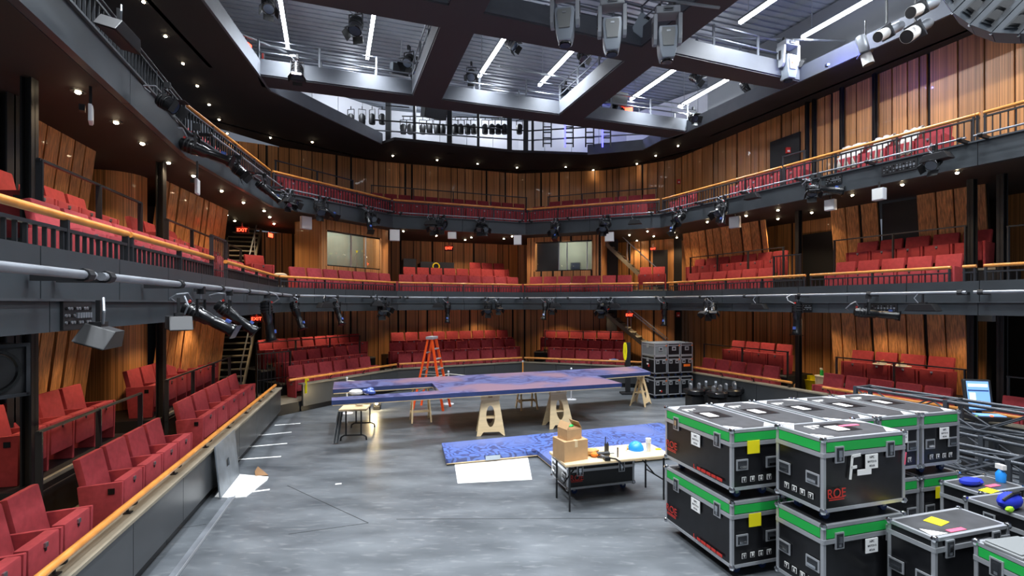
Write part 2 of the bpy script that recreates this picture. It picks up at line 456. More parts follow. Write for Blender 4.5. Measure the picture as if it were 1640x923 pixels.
for nm,z0,z1 in (('a',Z0,SOF1),('b',Z1F,SOF2)):
    a,b=(edge_at('DE',2.6,966),edge_at('DE',2.6,990)) if nm=='b' else (edge_at('DE',3.0,972),edge_at('DE',3.0,988)); mb=MB(); mb.bar(flat(a,(z0+z1)/2),flat(b,(z0+z1)/2),.08,z1-z0-.02,'black'); struct(mb.build('wall_stair_back_'+('balcony' if nm=='b' else 'ground')),'black wall beside the back stair')
a,b=Vector((6.05,20.75,0)),Vector((6.62,20.55,0)); mb=MB(); mb.bar(flat(a,4.4),flat(b,4.4),.08,2.1,'black'); struct(mb.build('door_3'),'black door behind the back stair')
p,q=RW[0].lerp(RW[1],.515),RW[0].lerp(RW[1],.63); n=outn(RW[0],RW[1])
mb=MB(); mb.bar(flat(p-n*.06,7.45),flat(q-n*.06,7.45),.06,2.2,'black'); struct(mb.build('door_2'),'dark door high in the timber wall')

# ---- upper ceiling with its opening, and the corrugated deck over it
OL0, OL1 = at(325,0,CEIL), at(410,114,CEIL)
OR0, OR1 = at(1102,211,CEIL), at(1522,23,CEIL)
OPEN = [flat(OL1+(OL0-OL1)*5.2), flat(OL1), flat(at(433,146,CEIL)), flat(at(612,231,CEIL)), flat(at(632,224,CEIL)), flat(at(822,244,CEIL)), flat(at(941,248,CEIL)), flat(at(1030,240,CEIL)), flat(at(1059,225,CEIL)), flat(OR0), flat(OR0+(OR1-OR0)*2.9)]
def fill(outer, inner, z, m, name, lab):
    bm=bmesh.new()
    vs=[bm.verts.new((p.x,p.y,z)) for p in outer+list(reversed(inner))]
    es=[bm.edges.new((vs[i],vs[(i+1)%len(vs)])) for i in range(len(vs))]
    bmesh.ops.triangle_fill(bm, edges=es, use_beauty=True)
    bmesh.ops.recalc_face_normals(bm,faces=bm.faces)
    me=bpy.data.meshes.new(name); bm.to_mesh(me); bm.free(); me.materials.append(M[m])
    return struct(link(name,me),lab)
fill(offset_line(LINE,5.2), OPEN, CEIL, 'ceiling_black','ceiling','black ceiling over the upper balcony')
mb=MB()
for k,(a,b) in enumerate(zip(OPEN,OPEN[1:])):
    h_=.10 if 3<=k<=5 else .42; mb.bar(flat(a,CEIL+h_/2-.01),flat(b,CEIL+h_/2-.01),.06,h_,'ceiling_black' if 3<=k<=5 else 'channel')
struct(mb.build('trim_8'),'grey steel edge channel around the ceiling opening')
S1 = (flat(at(1102,212,CEIL))-flat(at(412,121,CEIL))).normalized(); S2 = Vector((S1.y,-S1.x,0))*-1   # grid directions
mb=MB(); c=Vector((0,9,0))
for k in range(-60,61):
    o=c+S2*(k*.24); mb.bar(flat(o-S1*15,DECK+.062),flat(o+S1*15,DECK+.062),.15,.036,'deck_metal')
mb.quad(*[flat(c+S1*a+S2*b,DECK+.081) for a,b in ((-15,-15),(15,-15),(15,15),(-15,15))],'deck_metal')
struct(mb.build('ceiling_deck'),'corrugated steel roof deck')
# walls above the opening
mb=MB(); OW=offset_line(OPEN,1.1)
mb.bar(flat(OW[0],10.5),flat(OW[1],10.5),.1,2.3,'grey_paint'); mb.bar(flat(OW[-2],10.5),flat(OW[-1],10.5),.1,2.3,'grey_paint')
struct(mb.build('wall_grid'),'grey wall beside the lighting grid')
mb=MB(); GW=[Vector(t+(0,)) for t in ((-10.5,15.8),(-8.6,18.2),(-5.6,21.2),(.3,22.6),(5.2,21.9),(8.2,18.4))]
for a,b in zip(GW,GW[1:]):
    L=(b-a).length; n=max(1,round(L/1.2)); 
    for k in range(n): mb.bar(flat(a.lerp(b,k/n),10.5),flat(a.lerp(b,(k+1)/n)-(b-a).normalized()*.02,10.5),.1,2.3,'white_paint')
struct(mb.build('wall_technical_gallery'),'white wall of the technical gallery above the seats')

# ---- columns
def column(x,y,z0,z1,w,lab,rz=0):
    mb=MB(); mb.box((0,0,(z0+z1)/2),(w,.02,z1-z0),'black'); mb.box((0,w/2-.01,(z0+z1)/2),(w,.02,z1-z0),'black') if 0 else None
    mb.box((-w/2+.01,0,(z0+z1)/2),(.02,w,z1-z0),'black'); mb.box((w/2-.01,0,(z0+z1)/2),(.02,w,z1-z0),'black')
    o=mb.build('column',loc=(x,y,0)); o.rotation_euler=(0,0,rz); struct(o,lab)
for u,off,e in ((47,1.6,'AB'),(258,1.55,'AB'),(1557,1.35,'EF'),(1605,1.35,'EF'),(1279,1.35,'EF')):
    p=eo(e,off,u); w=.12 if u<100 else .13
    column(p.x,p.y,Z0,SOF1,w,'black steel column',.2); column(p.x,p.y,Z1F,SOF2,w,'black steel column',.2)
p=eo('AB',2.2,12); column(p.x,p.y,Z0,SOF1,.2,'black steel column'); column(p.x,p.y,Z1F,SOF2,.2,'black steel column')
n=outn(RW[0],RW[1])
for t in (.66,.685,.775,.87):
    p=RW[0].lerp(RW[1],t)-n*.12; column(p.x,p.y,Z2F,CEIL,.09,'black steel post on the timber wall')

# ================================================================ camera and light
cam=bpy.data.cameras.new('camera'); cam.sensor_width=36; cam.lens=36*F/1640; cam.shift_y=(V0-461.5)/1640; cam.clip_end=200; cam.clip_start=.05
co=bpy.data.objects.new('camera',cam); COL.objects.link(co); co.location=(0,0,H); co.rotation_euler=(PI/2,0,0); SC.camera=co
w=bpy.data.worlds.new('world'); SC.world=w; w.use_nodes=True
w.node_tree.nodes['Background'].inputs['Color'].default_value=(.55,.62,.75,1); w.node_tree.nodes['Background'].inputs['Strength'].default_value=.25
vs=SC.view_settings; vs.view_transform='Standard'; vs.look='None'; vs.exposure=0; vs.gamma=1
try: vs.use_curve_mapping=False
except Exception: pass
SC.cycles.use_denoising=True
SC.cycles.max_bounces=6
SC.cycles.sample_clamp_indirect=6
# ================================================================ seats
def seat_meshes():
    w=.53
    b=MB(); T=Matrix.Translation((0,.13,.34)) @ Matrix.Rotation(-.21,4,'X')
    b.box((0,0,.30),(w-.03,.09,.60),'velvet',T)
    back=b.mesh('backrest',True,.025,2)
    p=MB(); p.box((0,-.19,.41),(w-.05,.12,.44),'velvet'); pan=p.mesh('seat_pan',True,.02,2)
    a=MB(); a.ext([(-.24,0),(.16,0),(.22,.60),(-.255,.63)], Matrix(((0,1,0,0),(1,0,0,0),(0,0,1,0),(0,0,0,1))), .045, 'velvet')
    arm=a.mesh('arm_panel',True,.012,2)
    k=MB(); k.box((0,-.258,.572),(.046,.018,.042),'steel'); k.box((0,-.256,.535),(.018,.012,.04),'dark_metal'); plate=k.mesh('number_plate')
    r=MB(); r.box((0,0,0),(.012,.07,.07),'black_gloss'); row=r.mesh('row_plate')
    return back,pan,arm,plate,row
SB,SPN,SA,SPL,SRP = seat_meshes()
def make_seat(first=False, last=False):
    t=thing('theatre_seat','x','seat')
    link('backrest',SB,t); pn=link('seat_pan',SPN,t); link('number_plate',SPL,pn)
    link('arm_panel',SA,t,(.277,0,0))
    if first:
        e=link('arm_panel',SA,t,(-.277,0,0)); link('row_plate',SRP,e,(-.025,-.14,.52))
    return t
PROTO={False:make_seat(False),True:make_seat(True)}
USED={False:False,True:False}
NSEAT=0
def seat_row(edge, off, u0, u1, zf, desc, n=None, riser=True, base=None):
    """a row of folding seats behind the edge, between the sight lines of two columns of the frame"""
    global NSEAT
    p=edge_at(edge,off,u0); q=edge_at(edge,off,u1); d=(q-p); L=d.length; d/=L
    if n is None: n=max(1,round(L/.57))
    rz=math.atan2(d.y,d.x)               # x axis of the seat runs along the row, front faces the stage
    s=L/n
    for k in range(n):
        first=(k==0)
        if not USED[first]: t=PROTO[first]; USED[first]=True
        else: t=copy_tree(PROTO[first])
        c=p+d*(s*(k+.5)); t.location=(c.x,c.y,zf); t.rotation_euler=(0,0,rz); t.scale=(s/.57,1,1)
        side='first' if n==1 else ORD[k]
        t['label']=f'red velvet seat, {side} from left in {desc}'; assert len(t['label'].split())<=16, t['label']
        t['group']='seats in '+desc; NSEAT+=1
    nn=outn(p,q) if False else Vector((-d.y,d.x,0))
    if riser and base is not None:
        mb=MB(); a=p-d*.25-nn*.42; b=q+d*.25-nn*.42
        mb.bar(flat(a+nn*.62,(base+zf)/2),flat(b+nn*.62,(base+zf)/2),1.24,zf-base-.004,'black')
        mb.bar(flat(a+nn*.02,zf-.02),flat(b+nn*.02,zf-.02),.05,.05,'concrete')
        struct(mb.build('floor_riser'),'stepped floor under a raised seat row')
    return p,q,rz
f0=Z0; f1=Z1F; f2=Z2F
# ground level
seat_row((A,B),.72,-100,104,f0,'the ground row closest to the camera',3)
seat_row((A+Vector((-.0,0,0)),B),.76,158,281,f0,'the four-seat ground row behind the left wooden rail',4)
seat_row('AB',.95,302,393,f0,'the five-seat ground row beside the left aisle',5)
seat_row('AB',1.95,-10,156,f0+.6,'the raised ground row by the near black column',4,base=f0)
seat_row('AB',1.95,222,334,f0+.6,'the raised ground row before the leaning panel',base=f0)
seat_row('BC',.9,466,600,f0,'the front ground row of the left rear block')
seat_row('BC',1.8,448,581,f0+.36,'the second ground row of the left rear block',base=f0)
seat_row('BC',2.7,418,582,f0+.72,'the last ground row of the left rear block',base=f0)
seat_row('CD',.9,638,832,f0,'the front ground row of the centre rear block')
seat_row('CD',1.75,624,829,f0+.36,'the second ground row of the centre rear block',base=f0)
seat_row('CD',2.6,626,817,f0+.72,'the last ground row of the centre rear block',base=f0)
seat_row('DE',.9,877,1008,f0,'the front ground row of the right rear block')
seat_row('DE',1.75,880,1004,f0+.36,'the second ground row of the right rear block',base=f0)
seat_row('DE',2.6,868,1000,f0+.72,'the last ground row of the right rear block',base=f0)
seat_row('EF',.8,1118,1243,f0,'the front ground row right of the stacked cases')
seat_row('EF',1.95,1165,1263,f0+.6,'the raised ground row by the thin black column',base=f0)
seat_row('EF',.8,1310,1520,f0,'the front ground row behind the truss',)
seat_row('EF',1.95,1356,1525,f0+.6,'the raised ground row against the leaning boards',4,base=f0)
seat_row('FG',.8,1595,1700,f0,'the front ground row behind the control desk')
# lower balcony
seat_row('AB',.78,84,338,f1,'the front lower-balcony row behind the left wooden rail')
seat_row('AB',1.9,6,162,f1+.6,'the raised lower-balcony row by the near black column',base=f1)
seat_row('AB',1.9,226,338,f1+.6,'the raised lower-balcony row by the rounded timber jamb',base=f1)
seat_row('AB',.78,362,404,f1,'the short lower-balcony row near the left exit sign')
seat_row('BC',1.6,396,431,f1+.36,'the short raised balcony row near the exit sign',base=f1)
seat_row('BC',.55,469,632,f1,'the lower-balcony row under the left booth window')
seat_row('CD',.85,639,834,f1,'the front lower-balcony row of the centre block')
seat_row('CD',1.75,646,812,f1+.36,'the second lower-balcony row of the centre block',base=f1)
seat_row('CD',2.6,754,811,f1+.72,'the short last lower-balcony row of the centre block',base=f1)
seat_row('DE',.55,845,1012,f1,'the lower-balcony row under the right booth window')
seat_row('DE',1.45,1023,1066,f1+.36,'the short lower-balcony row below the stair',base=f1)
seat_row('EF',.8,1095,1233,f1,'the front balcony row below leaning timber panel')
seat_row('EF',1.75,1106,1255,f1+.6,'the raised balcony row below leaning timber panel',base=f1)
seat_row('EF',.8,1330,1537,f1,'the front lower-balcony row below the black panel')
seat_row('EF',1.85,1364,1585,f1+.6,'the raised lower-balcony row below the black panel',base=f1)
# upper balcony
seat_row('AB2',.85,302,432,f2,'the front upper-balcony row along the left side')
seat_row('BC2',.85,448,628,f2,'the front upper-balcony row of the left rear block')
seat_row('BC2',1.9,452,562,f2+.36,'the second upper-balcony row of the left rear block',base=f2)
seat_row('CD2',.85,632,842,f2,'the front upper-balcony row of the centre block')
seat_row('CD2',1.8,592,844,f2+.36,'the second upper-balcony row of the centre block',base=f2)
seat_row('DE2',.85,849,1036,f2,'the front upper-balcony row of right rear block')
seat_row('DE2',1.75,876,1050,f2+.36,'the second upper-balcony row of right rear block',base=f2)
seat_row('EF2',.85,1080,1110,f2,'the pair of upper-balcony seats near the back corner')
seat_row('EF2',.85,1176,1292,f2,'the front upper-balcony row before the dust sheets')
seat_row('EF2',.95,1346,1520,f2,'the upper-balcony row half under white dust sheets')
print('seats',NSEAT)
# ================================================================ balcony fronts, rails, booths, stairs
def railing(p, q, zb, zt, zh, label, wood=True, group=None, step=1.3, ext_h=(0,0), metal='dark_metal'):
    """balustrade from p to q: bars between zb and zt, handrail at zh"""
    p,q=flat(p),flat(q); d=q-p; L=d.length; d/=L; t=thing('balcony_railing',label,'railing',(p.x,p.y,zb),math.atan2(d.y,d.x),group)
    h=zt-zb
    MB().tube((0,0,zh-zb),(L,0,zh-zb),.036 if wood else .03,'wood_rail' if wood else 'dark_metal',10).build('handrail',t,True)
    m=MB(); m.bar((0,0,h),(L,0,h),.05,.03,metal).build('top_bar',t)
    n=max(1,round(L/step)); m=MB()
    for k in range(int(L/.115)+1):
        x=min(L-.01,.02+k*.115); m.box((x,0,h/2),(.014,.03,h),metal)
    m.build('baluster_panel',t)
    for k in range(n+1):
        x=.025+(L-.05)*k/n; b=MB(); b.box((x,0,(zh-zb-.03)/2),(.03,.06,zh-zb-.03),metal); b.build('post',t)
    return t
def part_edge(edge, off, u0=None, u1=None):
    P,Q=EDGE[edge]; n=outn(P,Q)*off; d=(Q-P).normalized()
    a=edge_at(edge,off,u0) if u0 is not None else None; b=edge_at(edge,off,u1) if u1 is not None else None
    ln=LINE2 if edge.endswith('2') else LINE; ol=offset_line(ln,off); i=ln.index(P)
    return (flat(a) if a is not None else ol[i]+d*.06, flat(b) if b is not None else ol[i+1]-d*.06)
LB='lower balcony'; UB='upper balcony'
for e,u0,u1,lab in (('AB',-60,203,'black balustrade with wooden handrail along the lower left balcony by the camera'),('AB',207,340,'black balustrade with wooden handrail before the rounded timber jamb'),
    ('AB',361,None,'short wooden-railed balustrade on the lower balcony by the left exit sign'),('BC',None,None,'wooden-railed balustrade of the lower balcony under the left booth window'),
    ('CD',None,None,'wooden-railed balustrade of the lower balcony before the centre seats'),('DE',None,1023,'wooden-railed balustrade of the lower balcony under the right booth window'),
    ('DE',1030,None,'short end balustrade of the lower balcony below the back stair'),('EF',None,1290,'wooden-railed balustrade of the lower balcony below the leaning timber panel'),
    ('EF',1298,1523,'wooden-railed balustrade of the lower balcony below the black panel'),('EF',1542,None,'wooden-railed balustrade of the lower balcony beyond the thin black column')):
    a,b=part_edge(e,.10,u0,u1); railing(a,b,3.62,3.80,3.92,lab)
a,b=part_edge('FG',.10); railing(a,b,3.62,3.80,3.92,'lower balcony balustrade at the far side end')
for e,u0,u1,lab,wd in (('AA',None,None,'grey metal balustrade of the upper balcony over the camera',False),('AB',None,None,'wooden-railed balustrade along the far half of the upper left balcony',True),
    ('BC',None,None,'wooden-railed balustrade of the upper balcony before the left rear seats',True),('CD',None,None,'wooden-railed balustrade of the upper balcony before the centre seats',True),
    ('DE',None,None,'wooden-railed balustrade of the upper balcony before the right rear seats',True),('EF',None,1252,'wooden-railed balustrade of the upper balcony near the back corner',True),
    ('EF',1256,1562,'wooden-railed balustrade of the upper balcony before the dust-sheeted seats',True),('EF',1569,None,'wooden-railed balustrade of the upper balcony beside the hanging speaker array',True),('FG',None,None,'upper balcony balustrade at the far side end',True)):
    a,b=part_edge(e+'2',.08,u0,u1); railing(a,b,6.45,6.92,7.0,lab,wd)
# stage-side handrail on hooked brackets
def stage_rail(p,q,lab):
    p,q=flat(p),flat(q); d=q-p; L=d.length; d/=L; t=thing('stage_handrail',lab,'handrail',(p.x,p.y,.815),math.atan2(d.y,d.x))
    MB().tube((0,0,.16),(L,0,.16),.036,'wood_rail',12).build('handrail',t,True)
    n=max(1,round(L/1.35))
    for k in range(n+1):
        x=.12+(L-.24)*k/n
        m=MB(); m.path([(x,.08,0),(x,.09,.05),(x,.05,.085),(x,0,.1),(x,0,.135)],.014,'black',6); m.box((x,.08,.006),(.07,.07,.012),'black'); m.build('bracket',t,True)
for e,u0,u1,lab in (('AB',-130,441,'long wooden handrail on the low wall beside the left seats'),('BC',463,None,'wooden handrail on the low wall before the left rear seats'),('CD',None,None,'wooden handrail on the low wall before the centre rear seats'),
    ('DE',None,None,'wooden handrail on the low wall behind the painted platform'),('EF',None,1268,'wooden handrail on the low wall right of the stacked cases'),('EF',1318,None,'wooden handrail on the low wall behind the truss'),('FG',None,None,'wooden handrail on the low wall at the far side end')):
    a,b=part_edge(e,.04,u0,u1); stage_rail(a,b,lab)
# tubular guard rails in front of raised rows
def guard(edge,off,u0,u1,zf,zt,lab,n=None,mid=True,bars=False):
    p,q=flat(edge_at(edge,off,u0)),flat(edge_at(edge,off,u1)); d=q-p; L=d.length; d/=L; h=zt-zf
    t=thing('guard_rail',lab,'guard rail',(p.x,p.y,zf),math.atan2(d.y,d.x))
    MB().bar((0,0,h),(L,0,h),.04,.03,'dark_metal').build('top_bar',t)
    n=n or max(1,round(L/1.5))
    for k in range(n+1):
        x=.03+(L-.06)*k/n; MB().box((x,0,h/2),(.025,.07,h),'dark_metal').build('post',t)
    if mid: MB().bar((0,0,h*.42),(L,0,h*.42),.025,.02,'dark_metal').build('middle_bar',t)
    if bars:
        m=MB()
        for k in range(1,int(L/.12)): m.box((k*.12,0,h*.55),(.014,.014,h*.9),'dark_metal')
        m.build('baluster_panel',t)
guard('AB',1.38,60,226,Z0,1.6,'metal guard rail before the raised ground seats by the near black column')
guard('AB',1.38,266,368,Z0,1.66,'metal guard rail before the raised ground seats by the leaning panel')
guard('AB',1.38,61,226,Z1F,4.9,'metal guard rail on the lower balcony by the near black column')
guard('AB',1.38,266,386,Z1F,4.8,'metal guard rail on the lower balcony before the rounded timber jamb')
guard('EF',1.3,1335,1549,Z1F,4.92,'metal guard rail on the lower balcony below the black panel')
guard('EF',1.3,1105,1256,Z1F,4.9,'metal guard rail on the lower balcony below the leaning timber panel')
guard('EF',1.3,1338,1548,Z0,1.66,'metal guard rail before the raised ground seats behind the truss')
guard('EF',1.3,1127,1263,Z0,1.68,'metal guard rail before the raised ground seats by the thin black column')
guard('BC',2.25,409,577,Z0+.36,1.92,'metal guard rail before the last row of the left rear block',mid=False)
guard('BC',1.35,410,466,Z0,1.66,'black barred guard panel beside the left rear seats',bars=True)
guard('DE',2.2,872,1000,Z0+.36,1.95,'thin metal guard rail before the last row of the right rear block',mid=False)
guard('BC2',1.4,440,566,Z2F,7.75,'metal guard rail high on the upper left rear balcony')
guard('CD2',1.35,594,844,Z2F,7.78,'thin metal guard rail before the second upper-balcony row in the centre')
guard('DE2',1.3,877,1052,Z2F,7.72,'metal guard rail before the second upper-balcony row on the right rear')
guard('EF2',.45,1253,1290,Z2F,7.4,'short raised metal gate frame on the upper balcony rail',mid=False)
guard('EF',.5,1238,1283,Z1F,4.55,'barred metal gate on the lower balcony by the thin black column',bars=True)
guard('AB',.45,338,362,Z1F,4.45,'barred metal gate on the lower left balcony',bars=True)
guard('FG',1.3,1612,1720,Z1F,4.8,'metal guard rail on the lower balcony beyond the double columns')
guard('FG',1.3,1612,1720,Z0,1.6,'metal guard rail on the ground beyond the control desk')
# ---- control booths
def booth(edge,off,u0,u1,wu0,wu1,z0w,z1w,depth,win,lab,panes,dk):
    p,q=flat(edge_at(edge,off,u0)),flat(edge_at(edge,off,u1)); n=outn(p,q)
    a,b=flat(edge_at(edge,off,wu0)),flat(edge_at(edge,off,wu1)); mb=MB()
    boards(mb,p,a,Z1F,SOF2,wr=(.15,.3)); boards(mb,b,q,Z1F,SOF2,wr=(.15,.3))
    boards(mb,a,b,Z1F,z0w); boards(mb,a,b,z1w,SOF2)
    for s in (p,q): mb.bar(flat(s+n*.06,(Z1F+SOF2)/2),flat(s+n*depth,(Z1F+SOF2)/2),.08,SOF2-Z1F,'wood_board')
    for s in (a,b): mb.bar(flat(s,(z0w+z1w)/2),flat(s+n*.3,(z0w+z1w)/2),.05,z1w-z0w,'wood_board')
    struct(mb.build('wall_'+dk),lab)
    mb=MB(); mb.bar(flat(p+n*depth,(Z1F+SOF2)/2),flat(q+n*depth,(Z1F+SOF2)/2),.05,SOF2-Z1F,'booth_inside')
    mb.bar(flat((p+q)/2+n*.2,z0w-.06),flat((p+q)/2+n*depth,z0w-.06),(q-p).length-.2,.05,'dark_metal')
    struct(mb.build('trim_9'),'grey inside of the control booth')
    t=thing('window_%d'%win,'wide booth window',"window",(0,0,0)); t['kind']='structure'; del t['category']; t['label']='sliding control booth window in timber surround'
    c=n*.12; fr=MB()
    for z in (z0w+.02,z1w-.02): fr.bar(flat(a+c,z),flat(b+c,z),.06,.05,'black')
    for k in [0]+panes+[1]:
        x=a.lerp(b,k); fr.bar(flat(x+c,z0w),flat(x+c,z1w),.045,.05,'aluminium' if k in panes else 'black')
    fr.build('window_frame',t)
    ks=[0]+panes+[1]
    for i in range(len(ks)-1):
        g=MB(); x,y=a.lerp(b,ks[i]),a.lerp(b,ks[i+1]); g.bar(flat(x+c,(z0w+z1w)/2),flat(y+c,(z0w+z1w)/2),.01,z1w-z0w-.06,'glass'); g.build('pane',t)
    m=(p+q)/2+n*(depth*.55)
    lamp('POINT',flat((p+q)/2+n*.3,5.86),80,(1,.95,.82),radius=.05)
    return p,q,n
p,q,n=booth('BC',1.05,515,622,523,612,4.42,5.62,1.35,1,'timber clad control booth above the left rear seats',[.45,.72],'booth_left')
p2,q2,n2=booth('DE',1.05,845,962,856,949,4.52,5.76,1.5,2,'timber clad control booth above the right rear seats',[.42,.56,.9],'booth_right')
o=[x for x in COL.objects if x.name=='window_2'][0]; a=p2.lerp(q2,.10)+n2*.3; b=p2.lerp(q2,.42)+n2*.3; MB().bar(flat(a,5.14),flat(b,5.14),.02,1.2,'fascia').build('window_blind',o)
# things inside the booths
c=q.lerp(p,.3)+n*.8
t=thing('reading_lamp','small gooseneck lamp with yellow head behind the left booth window','lamp',flat(c,4.38))
MB().lathe([(.07,0),(.07,.02),(.02,.03)],'black',12).build('base',t); MB().path([(0,0,.03),(.05,0,.3),(-.02,0,.5),(.06,0,.68)],.012,'chrome',6).build('stem',t,True); MB().lathe([(.02,0),(.05,.08)],'yellow',10,Matrix.Translation((.06,0,.68))).build('lamp_head',t)
for k,(f,w,h,lab) in enumerate(((.3,.4,.32,'dark monitor behind the right booth window'),(.62,.42,.3,'second dark monitor behind the right booth window'))):
    c=p2.lerp(q2,f)+n2*.7; t=thing('monitor',lab,'monitor',flat(c,4.49),math.atan2(n2.y,n2.x)+PI/2)
    MB().box((0,0,.12+h/2),(w,.04,h),'black').build('casing',t); MB().box((0,.03,.12+h/2),(w-.04,.01,h-.04),'lens').build('screen',t); MB().lathe([(.1,0),(.1,.015),(.02,.03),(.02,.14)],'black',10).build('stand',t)
c=p2.lerp(q2,.12)+n2*.8
t=thing('office_chair','black office chair back seen through the right booth window','chair',flat(c,3.5))
MB().box((0,0,.9),(.45,.08,.5),'black').build('backrest',t,bevel=.04); MB().box((0,.25,.5),(.48,.46,.09),'black').build('seat',t,bevel=.03); MB().tube((0,.25,.05),(0,.25,.46),.03,'dark_metal').build('column_post',t)
m=MB()
for k in range(5): a=k*2*PI/5; m.bar((0,.25,.05),(.3*math.cos(a),.25+.3*math.sin(a),.03),.04,.03,'dark_metal')
m.build('base_star',t)
# tech desk behind centre lower balcony seats
for i,(u0,u1,zt) in enumerate(((644,664,.95),(671,724,.85))):
    a,b=flat(edge_at('CD',2.4,u0)),flat(edge_at('CD',2.4,u1)); d=b-a; L=d.length
    t=thing('control_desk',['small black equipment desk behind the centre lower balcony seats','long black equipment desk with yellow cable coil behind the centre balcony seats'][i],'desk',flat(a,Z1F+.72),math.atan2(d.y,d.x))
    MB().box((L/2,0,zt*.45),(L,.5,zt*.9),'black').build('cabinet',t); m=MB(); m.box((L/2,-.26,zt*.7),(L,.03,zt*.55),'dark_metal'); m.build('front_panel',t)
    MB().box((L/2,-.05,zt*.93),(L*.9,.4,.06),'grey_paint').build('control_surface',t)
    if i:
        m=MB()
        for k in range(10):
            a0=2*PI*k/10; a1=2*PI*(k+1)/10
            m.tube((L*.45+.14*math.cos(a0),-.30,zt*.75+.14*math.sin(a0)),(L*.45+.14*math.cos(a1),-.30,zt*.75+.14*math.sin(a1)),.03,'yellow',6)
        tag(m.build('cable_coil',loc=t.location),'yellow cable coil hung on the long equipment desk','cable').rotation_euler=t.rotation_euler
# ---- stairs
def stair(p,q,z0,z1,w,lab,nm,rails=True,side=1):
    p,q=flat(p),flat(q); d=q-p; L=d.length; d/=L; n=max(3,round((z1-z0)/.19))
    t=thing('staircase',lab,'staircase',(p.x,p.y,z0),math.atan2(d.y,d.x)); h=z1-z0
    for s in (-w/2,w/2): MB().bar((0,s,.02),(L,s,h+.02),.05,.15,'concrete').build('stringer',t)
    for k in range(n): m=MB(); m.box((L*(k+.5)/n,0,h*(k+1)/n-.02),(L/n+.03,w-.06,.04),'concrete'); m.build('tread',t)
    if rails:
        for s in (-w/2,w/2):
            m=MB(); m.bar((-.15,s,.85),(L-.1,s,h+.85),.035,.035,'steel'); m.bar((0,s,0),(0,s,.93),.03,.03,'steel'); m.bar((L*.5,s,h*.5),(L*.5,s,h*.5+.9),.03,.03,'steel'); m.bar((L*.95,s,h*.95),(L*.95,s,h*.95+.85),.03,.03,'steel'); m.build('handrail',t)
stair((6.35,20.2),(3.7,21.2),Z0+.5,SOF1+.2,1.1,'pale steel staircase rising behind the right rear ground seats','a')
stair((6.1,20.3),(3.9,21.1),Z1F+.3,SOF2,1.1,'steel staircase with pale handrails beside the right control booth','b')
stair((-8.75,14.6),(-9.75,17.6),Z0,SOF1+.1,1.0,'steep pale staircase behind the left ground seats','c')
stair((-8.9,15.2),(-9.9,18.0),Z1F,SOF2,1.0,'dark staircase beside the left lower-balcony exit sign','d')
# ---- pipes for lamps along both balcony fronts
def pipe(name_lab,edge,off,z,r,u0=None,u1=None):
    a,b=part_edge(edge,off,u0,u1); d=(b-a); L=d.length; d/=L; n=outn(a,b)
    t=thing('lighting_pipe',name_lab,'pipe',(a.x,a.y,z),math.atan2(d.y,d.x))
    MB().tube((0,0,0),(L,0,0),r,'galvanised',10).build('tube',t,True)
    k=max(1,round(L/1.6)); back=-off+.03
    for i in range(k+1):
        x=.1+(L-.2)*i/k; m=MB(); m.bar((x,0,-.02),(x,back,-.02),.05,.06,'black'); m.tube((x-.04,0,0),(x+.04,0,0),r+.016,'black',8); m.build('bracket',t)
    return t
names={'AA':'over the camera','AB':'along the left side','BC':'across the left rear corner','CD':'across the back','DE':'across the right rear corner','EF':'along the right side','FG':'at the far right end'}
for e in ('AA','AB','BC','CD','DE','EF','FG'):
    pipe('galvanised lighting pipe on the lower balcony front '+names[e],e,-.32,3.38,.036)
    if e!='AA': pipe('galvanised lighting pipe on the upper balcony front '+names[e],e+'2',-.34,6.47,.02)
# ================================================================ lanterns, speakers, signs, downlights
def profile_proto():
    t=thing('profile_spotlight','x','spotlight')
    m=MB(); m.box((0,0,.0),(.05,.09,.10),'black'); m.tube((0,0,-.12),(0,0,0),.012,'steel',6); m.build('clamp',t)
    m=MB(); m.bar((-.11,0,-.12),(.11,0,-.12),.03,.012,'black'); m.bar((-.11,0,-.12),(-.11,0,-.34),.03,.012,'black',(1,0,0)); m.bar((.11,0,-.12),(.11,0,-.34),.03,.012,'black',(1,0,0)); m.build('yoke',t)
    m=MB(); m.lathe([(.05,.24),(.085,.22),(.098,.12),(.098,.02),(.088,-.01),(.088,-.10),(.072,-.13),(.072,-.2)],'black_gloss',14); m.box((0,.07,.10),(.06,.06,.16),'black'); m.box((0,.1,.2),(.03,.03,.03),'red_paint')
    for z in (.05,.1,.15): m.lathe([(.104,z-.008),(.104,z+.008)],'black',14)
    h=m.build('housing',t,True,loc=(0,0,-.33))
    m=MB(); m.lathe([(.076,-.19),(.076,-.40),(.088,-.42),(.088,-.46),(.08,-.463)],'black_gloss',14); m.build('lens_tube',h,True)
    m=MB(); m.lathe([(.07,-.466),(.001,-.46)],'lens',14); m.build('lens',h,True)
    m=MB(); m.box((0,0,-.475),(.19,.19,.012),'black_gloss'); m.box((0,.06,-.33),(.05,.09,.06),'lens_blue'); m.build('colour_frame',h)
    m=MB(); m.path([(0,.12,.18),(.09,.2,.24),(.16,.14,.32),(.12,.05,.38),(.04,.02,.34)],.011,'galvanised',6); m.build('cable',h,True)
    return t
